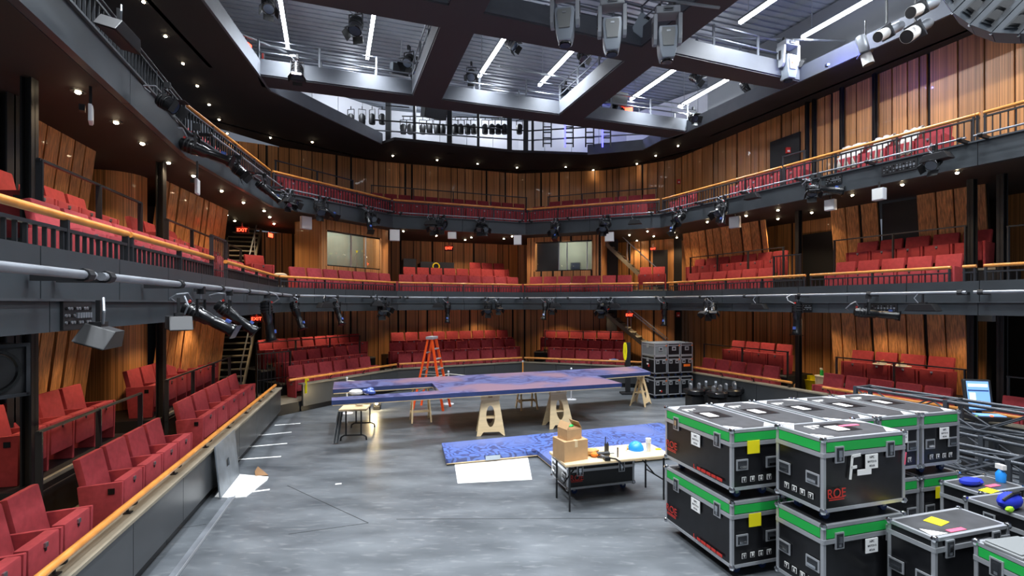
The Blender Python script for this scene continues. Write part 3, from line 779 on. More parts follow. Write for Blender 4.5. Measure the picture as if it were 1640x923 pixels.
def fresnel_proto():
    t=thing('fresnel_spotlight','x','spotlight')
    m=MB(); m.box((0,0,0),(.05,.09,.10),'black'); m.tube((0,0,-.1),(0,0,0),.012,'steel',6); m.build('clamp',t)
    m=MB(); m.bar((-.13,0,-.1),(.13,0,-.1),.03,.012,'black'); m.bar((-.13,0,-.1),(-.13,0,-.3),.03,.012,'black',(1,0,0)); m.bar((.13,0,-.1),(.13,0,-.3),.03,.012,'black',(1,0,0)); m.build('yoke',t)
    m=MB(); m.lathe([(.06,.16),(.11,.13),(.12,.05),(.12,-.12),(.125,-.13)],'black_gloss',14)
    for z in (.0,.04,.08): m.lathe([(.128,z-.006),(.128,z+.006)],'black',14)
    h=m.build('housing',t,True,loc=(0,0,-.3))
    m=MB(); m.lathe([(.105,-.131),(.001,-.12)],'lens',14); m.build('lens',h,True)
    m=MB()
    for a in range(4):
        T=Matrix.Rotation(a*PI/2,4,'Z')@Matrix.Translation((0,.15,-.19))@Matrix.Rotation(.5,4,'X'); m.box((0,0,0),(.2,.006,.13),'black',T)
    m.build('barn_door',h)
    m=MB(); m.path([(0,.1,.13),(.12,.14,.22),(.15,.05,.34),(.06,.03,.38),(.0,.02,.3)],.011,'galvanised',6); m.build('cable',h,True)
    return t
PR={'p':profile_proto(),'f':fresnel_proto()}; PU={'p':0,'f':0}
def lantern(kind, loc, head, tilt, label, scale=1, group=None):
    t=PR[kind] if not PU[kind] else copy_tree(PR[kind]); PU[kind]+=1
    t.location=loc; t.rotation_euler=(0,0,-math.radians(head)); t.scale=(scale,)*3; t['label']=label; assert len(label.split())<=16,label
    if group: t['group']=group
    for c in t.children:
        if c.name.startswith('housing'): c.rotation_euler=(math.radians(tilt),0,0)
    return t
def on_pipe(edge,u,lvl): 
    p=edge_at(edge if lvl==1 else edge+'2',-.32 if lvl==1 else -.34,u); return Vector((p.x,p.y,3.33 if lvl==1 else 6.42))
low=[('AB',322,'p',80,62,1.0),('AB',368,'p',65,50,1.0),('AB',428,'p',40,8,1.2),('BC',474,'p',100,22,1.15),('BC',540,'p',120,24,1.05),('BC',612,'f',150,40,1.2),('BC',618,'f',130,55,1.0),
     ('CD',717,'p',180,10,1.1),('CD',782,'f',190,45,1.2),('CD',798,'f',160,40,1.0),('DE',873,'p',200,25,1.0),('DE',884,'f',180,40,1.0),('DE',963,'f',200,40,1.2),('DE',972,'f',230,60,1.0),
     ('EF',1064,'p',210,8,1.2),('EF',1134,'f',240,35,1.2),('EF',1141,'f',200,30,1.1),('EF',1277,'p',240,4,1.25),('EF',1391,'p',120,84,1.2)]
for i,(e,u,k,hd,tl,s) in enumerate(low):
    lantern(k,on_pipe(e,u,1),hd,tl,f'black stage spotlight, {ORD[i]} from left on the lower balcony pipe',s,'spotlights on the lower balcony pipe')
up=[('AA',268,'f',80,60,.9),('AB',316,'p',70,72,1.25),('AB',383,'f',70,50,1.0),('AB',424,'p',70,50,1.0),('BC',462,'f',120,30,1),('BC',468,'f',100,60,1),('BC',512,'f',130,40,1.2),('BC',521,'p',110,60,1.1),('BC',590,'p',150,35,1.2),('BC',597,'f',140,50,1),
     ('CD',694,'f',180,40,1.2),('CD',702,'f',160,30,1.1),('CD',712,'p',190,50,1.0),('CD',768,'f',180,40,1.1),('CD',776,'f',160,50,1.1),('DE',888,'f',200,40,1.2),('DE',893,'p',210,30,1.1),('DE',966,'f',200,40,1.2),('DE',972,'f',230,50,1.1),
     ('EF',1082,'p',230,30,1.2),('EF',1090,'f',250,50,1.1),('EF',1152,'f',240,40,1.2),('EF',1160,'p',230,20,1.1),('EF',1300,'f',200,40,1.1),('EF',1312,'p',110,80,1.1),('EF',1496,'f',250,50,1.0)]
for i,(e,u,k,hd,tl,s) in enumerate(up):
    wd=ORD[i] if i<len(ORD) else ['third last','second last','last'][i-len(ORD)]
    lantern(k,on_pipe(e,u,2),hd,tl,f'black stage spotlight, {wd} from left on the upper balcony pipe',s,'spotlights on the upper balcony pipe')
# flat wedge speakers under the balcony pipes
def wedge(loc,head,label,w=.55,tilt=0,m='black'):
    t=thing('wedge_speaker',label,'speaker',loc,-math.radians(head))
    b=MB(); b.ext([(-w/2,-.02),(w/2,-.02),(w/2-.09,.13),(-w/2+.09,.13)],Matrix.Rotation(math.radians(tilt),4,'X'),.22,m); b.build('cabinet',t,bevel=.008)
    b=MB(); b.box((0,0,-.024),(w-.04,.19,.008),'black',Matrix.Rotation(math.radians(tilt),4,'X')); b.build('grille',t)
    b=MB(); b.bar((0,0,.12),(0,0,.34),.03,.03,'black'); b.box((0,0,.14),(.14,.08,.05),'black'); b.build('hanger',t)
    b=MB(); b.path([(.06,.05,.15),(.12,.08,.25),(.05,.05,.36)],.01,'galvanised',6); b.build('cable',t,True)
for e,u,dz,hd,lab,w,tl in (('AB',158,2.84,70,'tilted black wedge speaker under the lower pipe by the near column',.36,-20),('AB',286,2.88,50,'flat black wedge speaker under the lower pipe above the thin left column',.6,0),('BC',521,3.06,120,'flat wedge speaker under the lower pipe at the left rear corner',.5,0),
     ('BC',604,3.1,150,'small wedge speaker left of the paired lower spotlights',.42,0),('CD',702,3.05,180,'small wedge speaker beside the downward centre spotlight',.42,0),('DE',890,3.05,190,'small wedge speaker under the right booth window',.45,0),('DE',985,3.03,200,'small wedge speaker left of the ground exit sign',.42,0),
     ('EF',1215,3.02,240,'flat wedge speaker on the lower pipe left of the thin column',.5,0),('EF',1478,3.02,250,'flat wedge speaker on the lower pipe below the black panel',.6,0),('CD',690,6.1,180,'wedge speaker under the upper pipe at centre',.5,0),
     ('EF',1500,6.15,250,'flat wedge speaker on the upper fascia by the dust-sheeted seats',.55,0),('AA',190,6.25,75,'big flat wedge speaker under the upper left balustrade',.6,-12),('BC',466,6.1,110,'wedge speaker under the upper pipe at the left rear corner',.5,0),('DE',1017,6.1,200,'wedge speaker under the upper pipe above the booth stair',.5,0),('EF',1205,6.2,240,'wedge speaker on the upper fascia near the back corner',.45,0)):
    p=edge_at(e if dz<4 else e+'2',-.36,u); wedge((p.x,p.y,dz),hd,lab,w,tl)
# white surround speakers hung under the upper balcony
for i,(u,v,w,h,z,hd) in enumerate(((145,170,.14,.22,5.7,52),(316,287,.17,.30,5.6,70),(490,347,.33,.40,5.9,130),(632,368,.36,.42,5.9,165),(724,372,.32,.26,5.9,180),(829,377,.30,.38,5.88,190),(976,372,.34,.36,5.9,200),(1177,347,.32,.36,5.9,230),(1330,320,.24,.28,5.85,240),(1408,302,.24,.27,5.8,245))):
    p=at(u,v,z); t=thing('surround_speaker',f'white surround speaker, {ORD[i]} from left under the upper balcony','speaker',p,-math.radians(hd),'white surround speakers under the upper balcony')
    d=.14 if i>1 else .12
    if i<2: w=.22; d=.04
    MB().box((0,0,-h/2),(w,d,h),'white_paint').build('cabinet',t,bevel=.01); m=MB(); m.box((0,d/2+.003,-h/2),(w-.03,.008,h-.03),'white').build('grille',t)
    m=MB(); m.bar((0,0,0),(0,0,SOF2-z),.03,.03,'black'); m.box((0,-.08,-.05),(.1,.06,.08),'black'); m.build('bracket',t)
p=at(1580,503,2.9); t=thing('surround_speaker','white surround speaker under the lower balcony by the double columns','speaker',p,-math.radians(250)); MB().box((0,0,-.1),(.3,.14,.18),'white_paint').build('cabinet',t,bevel=.01); MB().box((0,.073,-.1),(.27,.008,.15),'white').build('grille',t)
# big black loudspeaker hung at the near left
p=Vector((-4.10,3.72,0)); t=thing('loudspeaker','big black loudspeaker hanging under the near left lower balcony','speaker',(p.x,p.y,2.42),-math.radians(105))
t.scale=(.9,.9,.9); MB().box((0,0,.23),(.46,.34,.46),'black').build('cabinet',t,bevel=.015)
m=MB(); T=Matrix.Translation((0,.165,.23))@Matrix.Rotation(-PI/2,4,'X'); m.lathe([(.19,.0),(.19,.02),(.165,.02),(.15,-.0),(.06,-.05),(.05,-.03),(.001,-.02)],'black_gloss',24,T); m.build('cone',t,True)
m=MB(); m.box((0,.18,.01),(.48,.03,.03),'dark_metal'); m.box((0,.18,.45),(.48,.03,.03),'dark_metal'); m.box((-.23,.18,.23),(.03,.03,.46),'dark_metal'); m.box((.23,.18,.23),(.03,.03,.46),'dark_metal'); m.build('front_frame',t)
m=MB(); m.bar((0,0,.46),(0,0,.75),.05,.05,'black'); m.build('hanger',t)
# exit signs
def exit_sign(u,v,y,hd,lab,w=.34,bar=False,txt='EXIT'):
    x=(u-U0)*y/F; z=H-(v-V0)*y/F; t=thing('exit_sign',lab,'sign',(x,y,z),-math.radians(hd))
    MB().box((0,0,0),(w,.06,w*.58),'exit_box').build('casing',t)
    if bar: MB().box((0,.034,0),(w-.03,.006,w*.58-.03),'exit_red').build('glowing_face',t)
    else: writing(txt,w*.40,'exit_red',t,(0,.034,0),(PI/2,0,PI))
    MB().bar((0,0,w*.29),(0,0,w*.29+.14),.03,.03,'black').build('hanger',t)
    lamp('POINT',(0,.12,.12),1.2,(1,.05,.02),t,.05)
exit_sign(388,369,14.2,165,'red glowing exit sign over the lower left balcony stair')
exit_sign(719,398,19.6,180,'red glowing exit sign behind the centre lower balcony seats',.36)
exit_sign(1046,399,20.0,200,'red glowing exit sign beside the right booth staircase',.24)
exit_sign(1008,505,18.9,195,'red glowing exit sign over the right rear ground stair',.34)
exit_sign(411,511,14.6,160,'red glowing exit sign above the left rear ground seats',.34)
exit_sign(432,377,17.4,95,'narrow red glowing exit sign seen edge-on by the left booth',.3,True)
exit_sign(394,73,13.4,95,'red glowing sign high beside the left end of the lighting grid',.42,True)
exit_sign(1004,178,17.2,190,'red glowing sign behind the far catwalk of the grid',.42,True)
# small red alarm devices on the timber walls
for u,v,y,lab in ((1087,291,20.0,'small red fire alarm on the timber wall of the upper balcony corner'),(1262,241,15.0,'red fire alarm sign on the high timber wall beside the dark door'),(1086,504,19.0,'small red fire alarm on the ground timber wall right of the stair')):
    m=MB(); m.box((0,0,0),(.13,.06,.18),'red_paint'); m.box((0,-.035,-.03),(.07,.02,.05),'white'); o=m.build('fire_alarm',loc=((u-U0)*y/F,y,H-(v-V0)*y/F)); tag(o,lab,'alarm'); 
# socket panels on the fascias
def socket_panel(edge,off,u,z,w,h,lab):
    p=edge_at(edge,off,u); P,Q=EDGE[edge]; d=Q-P; t=thing('socket_panel',lab,'panel',(p.x,p.y,z),math.atan2(d.y,d.x))
    MB().box((0,0,0),(w,.03,h),'black').build('plate',t)
    k=0
    for r in range(3):
        for c in range(10):
            m=MB(); x=-w*.42+c*w*.093; zz=h*.25-r*h*.25
            if r==1 and c>3: m.box((x,-.02,zz),(w*.05,.02,h*.2),'galvanised')
            else: m.tube((x,-.012,zz),(x,-.024,zz),h*.055,'steel' if (r+c)%3 else 'black_gloss',8)
            m.build('socket',t)
socket_panel('AB',-.01,122,3.05,.42,.24,'black connector panel on the near left lower fascia')
socket_panel('EF',-.01,1410,3.05,.7,.2,'black connector panel on the lower fascia below the black panel')
socket_panel('EF2',-.02,1440,6.25,.7,.24,'connector panel on the upper fascia below the dust-sheeted seats')
socket_panel('EF2',-.02,1335,6.28,.4,.2,'small connector panel on the upper fascia right of the gate frame')
socket_panel('EF',-.01,1292,3.05,.3,.2,'small connector panel on the lower fascia at the thin black column')
# downlights
def downlight(p, lab, grp, pw, vis=True, ang=120):
    t=thing('downlight',lab,'downlight',p,0,grp)
    MB().lathe([(.085,-.012),(.085,0),(.06,0),(.06,-.012)],'dark_metal',14).build('bezel',t); (MB().ball((0,0,-.012),.036,'lamp_warm',10,(1,1,.8)) if vis else MB().lathe([(.056,-.003),(.056,-.001)],'lamp_warm',10)).build('lamp_lens',t,True)
    lamp('SPOT',(0,0,-.075),pw,(1,.74,.45),t,.05,spot=ang,blend=.7)
up=[(230,2),(265,57),(293,101),(316,137),(335,167),(351,191),(364,213),(369,224),(433,220),(500,227),(629,249),(700,256),(765,262),(828,268),(906,267),(950,272),(981,282),(993,275),(1020,262),(1050,249),(1086,233)]
for i,(u,v) in enumerate(sorted(up)):
    p=at(u,v,CEIL-.004); downlight(p,f'small warm downlight, {ORD[i]} from left in the black upper ceiling','downlights in the upper ceiling',4)
lo=[(125,146),(186,195),(228,229),(181,275),(135,248),(270,260),(310,281),(355,305),(390,324),(363,344),(376,353),(423,337),(432,347),(439,358),(646,370),(699,377),(745,384),(755,380),(807,382),(820,378),(1037,370),(1047,378),(1008,376),(1020,385),(999,396),(983,397),(1054,386),(1079,372),(1084,380),(1133,355),(1195,345),(1246,336),(1246,350),(1300,340),(1365,312),(1445,295),(1533,276)]
lo.sort(); cut=14
for i,(u,v) in enumerate(lo):
    lab=f'small warm downlight, {ORD[i]} from left under the upper balcony left of the booth' if i<cut else f'small warm downlight, {ORD[i-cut]} right of the left booth under the upper balcony'
    downlight(at(u,v,SOF2-.004),lab,'downlights under the upper balcony',75)
# ground level downlights under the lower balcony: hidden above the frame's sight lines, they light the boards
k=0
for e in ('AB','BC','CD','DE','EF'):
    P,Q=EDGE[e]; L=(Q-P).length; n=max(2,round(L/1.9))
    for j in range(n):
        c=P.lerp(Q,(j+.5)/n)+outn(P,Q)*(2.6 if e in('BC','CD','DE') else 1.55)
        downlight(flat(c,SOF1-.004),'warm downlight under the lower balcony','downlights under the lower balcony',75,False); k+=1
# ================================================================ lighting grid over the stage
def catwalk(a,b,c,d,label,rails=(1,1)):
    """a-b near edge, d-c far edge in plan; black underside, grey side channels, pipe rails"""
    a,b,c,d=[flat(x) for x in (a,b,c,d)]; o=a; t=thing('catwalk',label,'catwalk',(o.x,o.y,CEIL),0)
    L=lambda p: (p.x-o.x,p.y-o.y)
    m=MB(); m.prism([L(a),L(b),L(c),L(d)],0,.05,'catwalk_black'); m.build('underside',t)
    for p,q,s in ((a,b,1),(d,c,-1)):
        k=(q-p).normalized(); 
        m=MB(); m.bar((p.x-o.x,p.y-o.y,.25),(q.x-o.x,q.y-o.y,.25),.05,.42,'channel'); m.build('side_channel',t)
        r=MB(); n=max(1,round((q-p).length/1.5))
        for z in (.65,.98): r.tube((p.x-o.x,p.y-o.y,z),(q.x-o.x,q.y-o.y,z),.022,'grid_steel',6)
        r.build('pipe_rail',t,True)
        for i in range(n+1):
            x=p.lerp(q,(i+.02)/(n+.04)); m=MB(); m.box((x.x-o.x,x.y-o.y,.72),(.05,.05,.56),'grid_steel'); m.build('rail_post',t)
    return t
LP0,LP1=OPEN[0],OPEN[1]; RP0,RP1=OPEN[-1],OPEN[-2]
fa,fb=flat(at(412,121,CEIL)),flat(at(1102,212,CEIL)); fw=S2*-1
fwd=Vector((-S1.y,S1.x,0))       # towards the back of the house
fc,fd=fb+fwd*.72,fa+fwd*.72
catwalk(fa,fb,fc,fd,'farthest catwalk of the grid, spanning the stage before the technical gallery')
ba,bb=flat(at(800,27,CEIL)),flat(at(1220,118,CEIL)); bc0,bd0=flat(at(1220,138,CEIL)),flat(at(546,15,CEIL))
B1=isect(ba,bb,LP0,LP1); B2=isect(ba,bb,RP0,RP1); B3=isect(bc0,bd0,RP0,RP1); B4=isect(bc0,bd0,LP0,LP1)
catwalk(B1,B2,B3,B4,'middle catwalk of the grid with moving lights hung before it')
def cross(pl0,pl1,pr0,pr1,n0,n1,f0,f1,lab):
    q=[isect(pl0,pl1,n0,n1),isect(pl0,pl1,f0,f1),isect(pr0,pr1,f0,f1),isect(pr0,pr1,n0,n1)]
    catwalk(q[0],q[1],q[2],q[3],lab)
l0,l1=flat(at(705,43.5,CEIL)),flat(at(661,154,CEIL)); r0,r1=flat(at(758.5,54,CEIL)),flat(at(707,160,CEIL))
cross(l0,l1,r0,r1,B4,B3,fa,fb,'short cross catwalk left of centre between far and middle catwalks')
m0,m1=flat(at(1002,97,CEIL)),flat(at(897,184,CEIL)); k0,k1=flat(at(1046,105,CEIL)),flat(at(936,189.5,CEIL))
cross(m0,m1,k0,k1,B4,B3,fa,fb,'short cross catwalk right of centre between far and middle catwalks')
# nearer bay over the camera side of the stage
na,nb=B1-fwd*4.6,B2-fwd*4.6
cross(l0,l1,r0,r1,na,nb,B1,B2,'cross catwalk left of centre on the camera side of the middle catwalk')
cross(m0,m1,k0,k1,na,nb,B1,B2,'cross catwalk right of centre on the camera side of the middle catwalk')
# chamfered catwalk at the left rear corner
0 and catwalk(flat(at(433,143,CEIL+.02)),flat(at(612,222,CEIL+.02)),flat(at(600,236,CEIL+.02)),flat(at(414,160,CEIL+.02)),'angled catwalk across the left rear corner of the ceiling opening')
# grey pipes running under the deck
for i,(u0,v0,u1,v1) in enumerate(((400,60,436,75),(440,75,690,125),(820,110,905,125),(1020,165,1100,175),(1130,60,1330,65))):
    p,q=at(u0,v0,10.4),at(u1,v1,10.4); d=(q-p).normalized(); p-=d*.4;q+=d*.4
    m=MB(); m.tube(p,q,.03,'galvanised',8); 
    tag(m.build('grid_pipe',smooth=True),f'galvanised overhead grid pipe, {ORD[i]} from left above the catwalks','pipe')
# ---- white LED tubes
TD=(flat(l1)-flat(l0)).normalized()
ZT=10.5; LEDP=250
tubes=[(461,76),(588,95),(767,124),(863,138),(1010,160),(1087,172),(1184,38),(1284,61)]
def led(p,L,lab,wide=None):
    t=thing('led_tube_light',lab,'light',p,math.atan2(-TD.x,TD.y)+0); t.rotation_euler=(0,0,math.atan2(TD.y,TD.x)+PI)
    MB().box((L/2,0,.085),(L,.09,.05),'grey_paint').build('housing',t); MB().box((L/2,0,.012),(L-.04,.085,.06),'led').build('tube',t)
    for x in (.3,L-.3): MB().tube((x,0,.11),(x,0,DECK-ZT),.012,'steel',6).build('suspension_rod',t)
    a=lamp('AREA',(L/2,0,-.022),LEDP,(.88,.94,1),t,size=(L-.1,.08)); a.data.spread=math.radians(wide or 112)
for i,(u,v) in enumerate(tubes):
    led(at(u,v,ZT),2.5,f'long white light tube, {ORD[i]} from left below the steel deck',158 if i>5 else None)
for i,(x,y) in enumerate(((-4.2,5.5),(-.8,6.5),(2.2,7.3),(5.2,8.2),(8.6,9.0),(-3,2.2),(.6,2.8),(4.2,3.6),(8.2,4.6))):
    led(Vector((x,y,ZT)),2.5,f'long white light tube over the camera side of the stage, {ORD[i]} of its rows',158 if i in (4,8) else None)
# ---- moving head lights
def mover_proto():
    t=thing('moving_head_light','x','stage light')
    m=MB(); m.box((0,0,-.07),(.46,.30,.14),'mover_shell'); m.box((0,-.152,-.07),(.2,.01,.07),'black_gloss'); m.build('base',t,bevel=.02)
    for s in (-1,1):
        m=MB(); m.ext([(-.13,-.14),(.13,-.14),(.10,-.62),(.05,-.70),(-.05,-.70),(-.10,-.62)],Matrix.Translation((s*.235,0,0))@Matrix.Rotation(PI/2,4,'Z'),.075,'mover_shell'); m.box((s*.278,0,-.38),(.012,.1,.26),'black'); m.build('yoke_arm',t,bevel=.012)
    h=MB(); h.ext([(-.17,.02),(.17,.02),(.185,-.1),(.16,-.44),(.12,-.60),(-.12,-.60),(-.16,-.44),(-.185,-.1)],Matrix.Translation((0,0,-.40)),.30,'mover_head'); hd=h.build('lamp_head',t,True,.03)
    m=MB(); m.ext([(-.12,-.03),(.12,-.03),(.13,-.12),(.10,-.38),(-.10,-.38),(-.13,-.12)],Matrix.Translation((0,-.157,-.40)),.02,'case_grey'); m.box((0,-.17,-.50),(.07,.012,.03),'steel'); m.build('front_cover',hd)
    m=MB(); m.lathe([(.115,-1.03),(.12,-.99)],'black_gloss',16); m.lathe([(.10,-1.04),(.001,-1.035)],'lens',16); m.build('lens_ring',hd)
    m=MB()
    for s in (-.14,.14): m.box((s,0,.05),(.05,.06,.12),'black'); 
    m.build('clamp',t)
    return t
mp=mover_proto(); first=True
for i,(u,vb,y,hd) in enumerate(((905,70,9.1,-12),(980,85,9.3,-8),(1068,97,9.5,-6))):
    t=mp if i==0 else copy_tree(mp); z=H+(V0-vb)*y/F
    t.location=((u-U0)*y/F,y,z+1.0); t.rotation_euler=(0,0,math.radians(hd)); t['label']=f'large grey moving head light, {ORD[i]} from left of three before the middle catwalk'; t['group']='moving lights before the middle catwalk'
t=copy_tree(mp); y=13.2; t.location=((1262-U0)*y/F,y,H+(V0-128)*y/F+1.02); t.rotation_euler=(0,0,.3); t['label']='grey moving head light with red mark at the right end of the middle catwalk'; t.scale=(1,1,1.02)
m=MB(); m.tube((-.03,-.18,-.62),(-.03,-.19,-.62),.02,'red_led',8); m.build('red_indicator',t)
p0=Vector((.2,10.9,10.12)); p1=Vector((8.4,13.3,10.5)); 
m=MB(); m.tube(Vector(((850-U0)*9/F,8.98,9.14)),Vector(((1150-U0)*9.7/F,9.64,9.06)),.03,'galvanised',8); m.build('grid_pipe',smooth=True); tag(bpy.data.objects[-1] if False else COL.objects[-1],'galvanised pipe that carries the three moving head lights','pipe')
# grey board and thin black boom with an orange end beside the moving heads
y=11.6; m=MB(); m.box((0,0,0),(.42,.05,.48),'frost'); m.box((0,-.03,.2),(.1,.03,.06),'black'); o=m.build('reflector_board',loc=((1030-U0)*y/F,y,H+(V0-42)*y/F)); o.rotation_euler=(.1,.5,.1); tag(o,'grey square board tilted between the second and third moving heads','board')
p=Vector(((1075-U0)*11.5/F,11.5,H+(V0-10)*11.5/F)); q=Vector(((1143-U0)*11.7/F,11.7,H+(V0-21)*11.7/F))
t=thing('boom_arm','thin black boom arm with an orange end cap over the right cross catwalk','boom',p); MB().tube((0,0,0),q-p,.018,'black',8).build('tube',t); MB().ball(q-p,.045,'ladder_orange',8).build('end_cap',t)
# ---- smaller lanterns hung among the catwalks
gl=[(430,8,12.2,'f',150,30,1.2),(570,35,13.2,'f',190,20,1.5),(476,112,13.4,'f',160,15,1.25),(655,95,15.0,'f',200,40,1.3),(668,112,15.0,'p',190,35,1.0),(755,120,15.6,'f',180,40,1.2),(818,72,14.0,'f',120,50,1.1),(932,92,15.6,'f',150,40,1.1),
    (906,150,16.4,'f',160,50,1.1),(985,175,17.0,'f',140,60,1.1),(1113,125,16.3,'f',120,50,1.2),(1195,140,16.0,'p',120,30,1.2),(1110,190,16.9,'f',170,60,1.1),(1270,105,13.6,'f',110,60,1.0)]
for i,(u,v,y,k,hd,tl,s) in enumerate(gl):
    p=Vector(((u-U0)*y/F,y,H+(V0-v)*y/F+.35)); lantern(k,p,hd,tl,f'stage lantern, {ORD[i]} from left among the overhead catwalks',s,'lanterns among the overhead catwalks')
# snooted lamps on the right edge
def snoot(u,v,y,hd,tl,lab,s=1):
    t=thing('snooted_spotlight',lab,'spotlight',((u-U0)*y/F,y,H+(V0-v)*y/F),-math.radians(hd)); T=Matrix.Rotation(math.radians(tl),4,'X')
    m=MB(); m.lathe([(.09,.42),(.11,.36),(.11,.1),(.09,.02)],'galvanised',14,T); m.build('housing',t,True)
    m=MB(); m.box((0,0,.0),(.24*s,.24*s,.03),'dark_metal',T); m.build('frame_plate',t)
    m=MB(); m.lathe([(.09*s,0),(.098*s,-.26),(.093*s,-.26),(.08*s,-.02)],'white',18,T); m.build('snoot',t,True)
    m=MB(); m.lathe([(.094*s,-.262),(.093*s,-.256)],'black',18,T); m.build('opening',t)
    m=MB(); m.bar((0,0,.2),(0,0,.75),.04,.02,'black'); m.build('yoke',t)
snoot(1386,86,11.0,110,14,'white snooted spotlight pointing down at the right grid edge',1.15)
snoot(1420,52,10.6,-100,62,'smaller white snooted spotlight tilted at the right grid edge',1.2)
snoot(1466,50,10.2,-100,58,'largest white snooted spotlight at the right grid edge',1.45)
snoot(1474,14,9.9,-100,66,'topmost white snooted spotlight beside the hanging speaker array',1.2)
t=thing('indicator_lamp','bright blue pinpoint lamp at the right grid corner','lamp',((1327-U0)*12.3/F,12.3,H+(V0-103)*12.3/F)); MB().ball((0,0,0),.022,'blue_led',8).build('bulb',t); MB().box((0,.06,0),(.06,.08,.06),'black').build('casing',t); lamp('POINT',(-.05,-.12,0),40,(.08,.1,1),t,.02)
# black box speakers on the grid
for u,v,y,lab,w in ((640,112,15.2,'pale box speaker hung at the left cross catwalk',.55),(985,158,17.0,'black box speaker hung behind the far catwalk by the red glow',.75),(695,178,19.0,'dark box speaker hung under the far catwalk before the gallery',.9),(520,220,19.5,'small box speaker with purple glow under the angled catwalk',.3)):
    t=thing('box_speaker',lab,'speaker',((u-U0)*y/F,y,H+(V0-v)*y/F),.5); t.rotation_euler=(.3,.0,.5)
    MB().box((0,0,0),(w,w*.6,w*.62),'frost' if u<650 and u>600 else 'black').build('cabinet',t,bevel=.01); MB().box((0,-w*.305,0),(w*.9,.012,w*.55),'dark_metal').build('grille',t); MB().tube((0,0,w*.3),(0,0,w*.3+.7),.02,'steel',6).build('hanger',t)
# ---- technical gallery behind the far catwalk
for i,u in enumerate((622,664,720,766,816,842,853)):
    y=19.9; x=(u-U0)*y/F; w=.2 if i in (0,2,4,5) else .1
    m=MB(); m.box((0,0,1.15),(w,.16,2.3),'black'); o=m.build('column',loc=(x,y,CEIL)); struct(o,'black post of the technical gallery')
for i,(z,lab) in enumerate(((9.95,'lower grey rail of the technical gallery'),(10.35,'upper black rail of the technical gallery'))):
    m=MB(); m.tube((-5.4,18.9,z),(.7,20.1,z),.03,'galvanised' if i==0 else 'black',8); m.tube((.7,20.1,z),(5.4,19.3,z),.03,'galvanised' if i==0 else 'black',8); tag(m.build('gallery_rail',smooth=True),lab,'rail')
xs=[646,657,677,688,700,709,729,738,749,759,777,788,798,808,832,612,596,580,562]
xs.sort()
for i,u in enumerate(xs):
    y=20.3 if u>640 else 19.2; x=(u-U0)*y/F; z=11.0
    t=thing('hanging_lantern',f'black lantern, {ORD[i]} from left in the white technical gallery','lantern',(x,y,z),R.uniform(-.5,.5),'black lanterns in the technical gallery')
    m=MB(); m.lathe([(.07,-.30),(.12,-.36),(.13,-.62),(.12,-.70)],'black',10); m.build('housing',t,True); m=MB(); m.bar((-.14,0,-.12),(.14,0,-.12),.03,.02,'black'); m.bar((-.14,0,-.12),(-.14,0,-.5),.03,.02,'black',(1,0,0)); m.bar((.14,0,-.12),(.14,0,-.5),.03,.02,'black',(1,0,0)); m.bar((0,0,0),(0,0,-.12),.03,.03,'black'); m.build('yoke',t)
m=MB(); m.tube((-5.0,19.1,11.0),(-4.1,19.3,11.0),.025,'black'); m.tube((-4.6,20.2,11.0),(.6,20.4,11.0),.025,'black',8); tag(m.build('gallery_rail'),'black pipe that carries the gallery lanterns','pipe')
for i,(u,v) in enumerate(((870,215),(905,218),(938,220),(965,224))):
    y=19.4; m=MB(); m.box((0,0,0),(.05,.05,1.5),'blue_glow' if i%2 else 'dark_metal'); 
    for k in range(6): m.box((.16,0,-.6+k*.22),(.3,.04,.04),'dark_metal')
    m.box((.32,0,0),(.05,.05,1.5),'dark_metal'); o=m.build('access_ladder',loc=((u-U0)*y/F,y,10.2)); tag(o,f'dark ladder-like rack with blue light, {ORD[i]} from left behind the far catwalk','rack')
for x,y,pw in ((-6.2,18.6,90),(-3.6,20.0,120),(-.6,20.9,120),(2.6,20.9,60)): lamp('POINT',(x,y,11.3),pw,(.86,.92,1),radius=.2)
lamp('POINT',(3.8,20.2,10.6),40,(.15,.18,1),radius=.1)
# ---- hanging speaker array at the top right
pts=[(1497,-22),(1526,20),(1553,39),(1588,52),(1633,54),(1690,47)]
y=5.0; W=Vector((.82,.10,.80)); Dp=Vector((.42,.38,.10))
t=thing('speaker_array','huge grey line array of loudspeakers hanging at the upper right','speaker array',((1588-U0)*y/F,y,H+(V0-52)*y/F))
o=t.location.copy(); P=[Vector(((u-U0)*y/F,y,H+(V0-v)*y/F))-o for u,v in pts]
for i in range(len(P)-1):
    a=P[i].lerp(P[i+1],.02); b=P[i].lerp(P[i+1],.98); W1=W2=W
    c=b+W2; d=a+W1; m=MB()
    m.add([a,b,c,d,a+Dp,b+Dp,c+Dp,d+Dp],[(0,1,2,3),(4,7,6,5),(0,4,5,1),(1,5,6,2),(2,6,7,3),(3,7,4,0)],'array_grey'); cab=m.build('cabinet',t)
    nrm=(b-a).cross(d-a).normalized(); nrm=-nrm if nrm.dot(co.location-o)<0 else nrm
    for f0_,f1_ in ((.09,.21),(.25,.39)):
        m=MB(); q=[]
        for fx,fy in ((.30,f0_),(.72,f0_),(.66,f1_),(.34,f1_)): q.append(a.lerp(b,fx).lerp(d.lerp(c,fx),fy)+nrm*.05)
        m.add(q+[x-nrm*.03 for x in q],[(0,1,2,3),(7,6,5,4)],'black'); m.build('horn_slot',cab)
    m=MB(); q=[]
    for fx,fy in ((.24,.06),(.80,.06),(.74,.43),(.28,.43)): q.append(a.lerp(b,fx).lerp(d.lerp(c,fx),fy)+nrm*.012)
    m.add(q,[(0,1,2,3)],'array_dark'); m.build('horn_flange',cab)
    m=MB(); e=a.lerp(b,.97)+Dp*.06; m.ball(e-Vector((0,0,.012)),.016,'chrome',6); m.build('rigging_pin',cab)
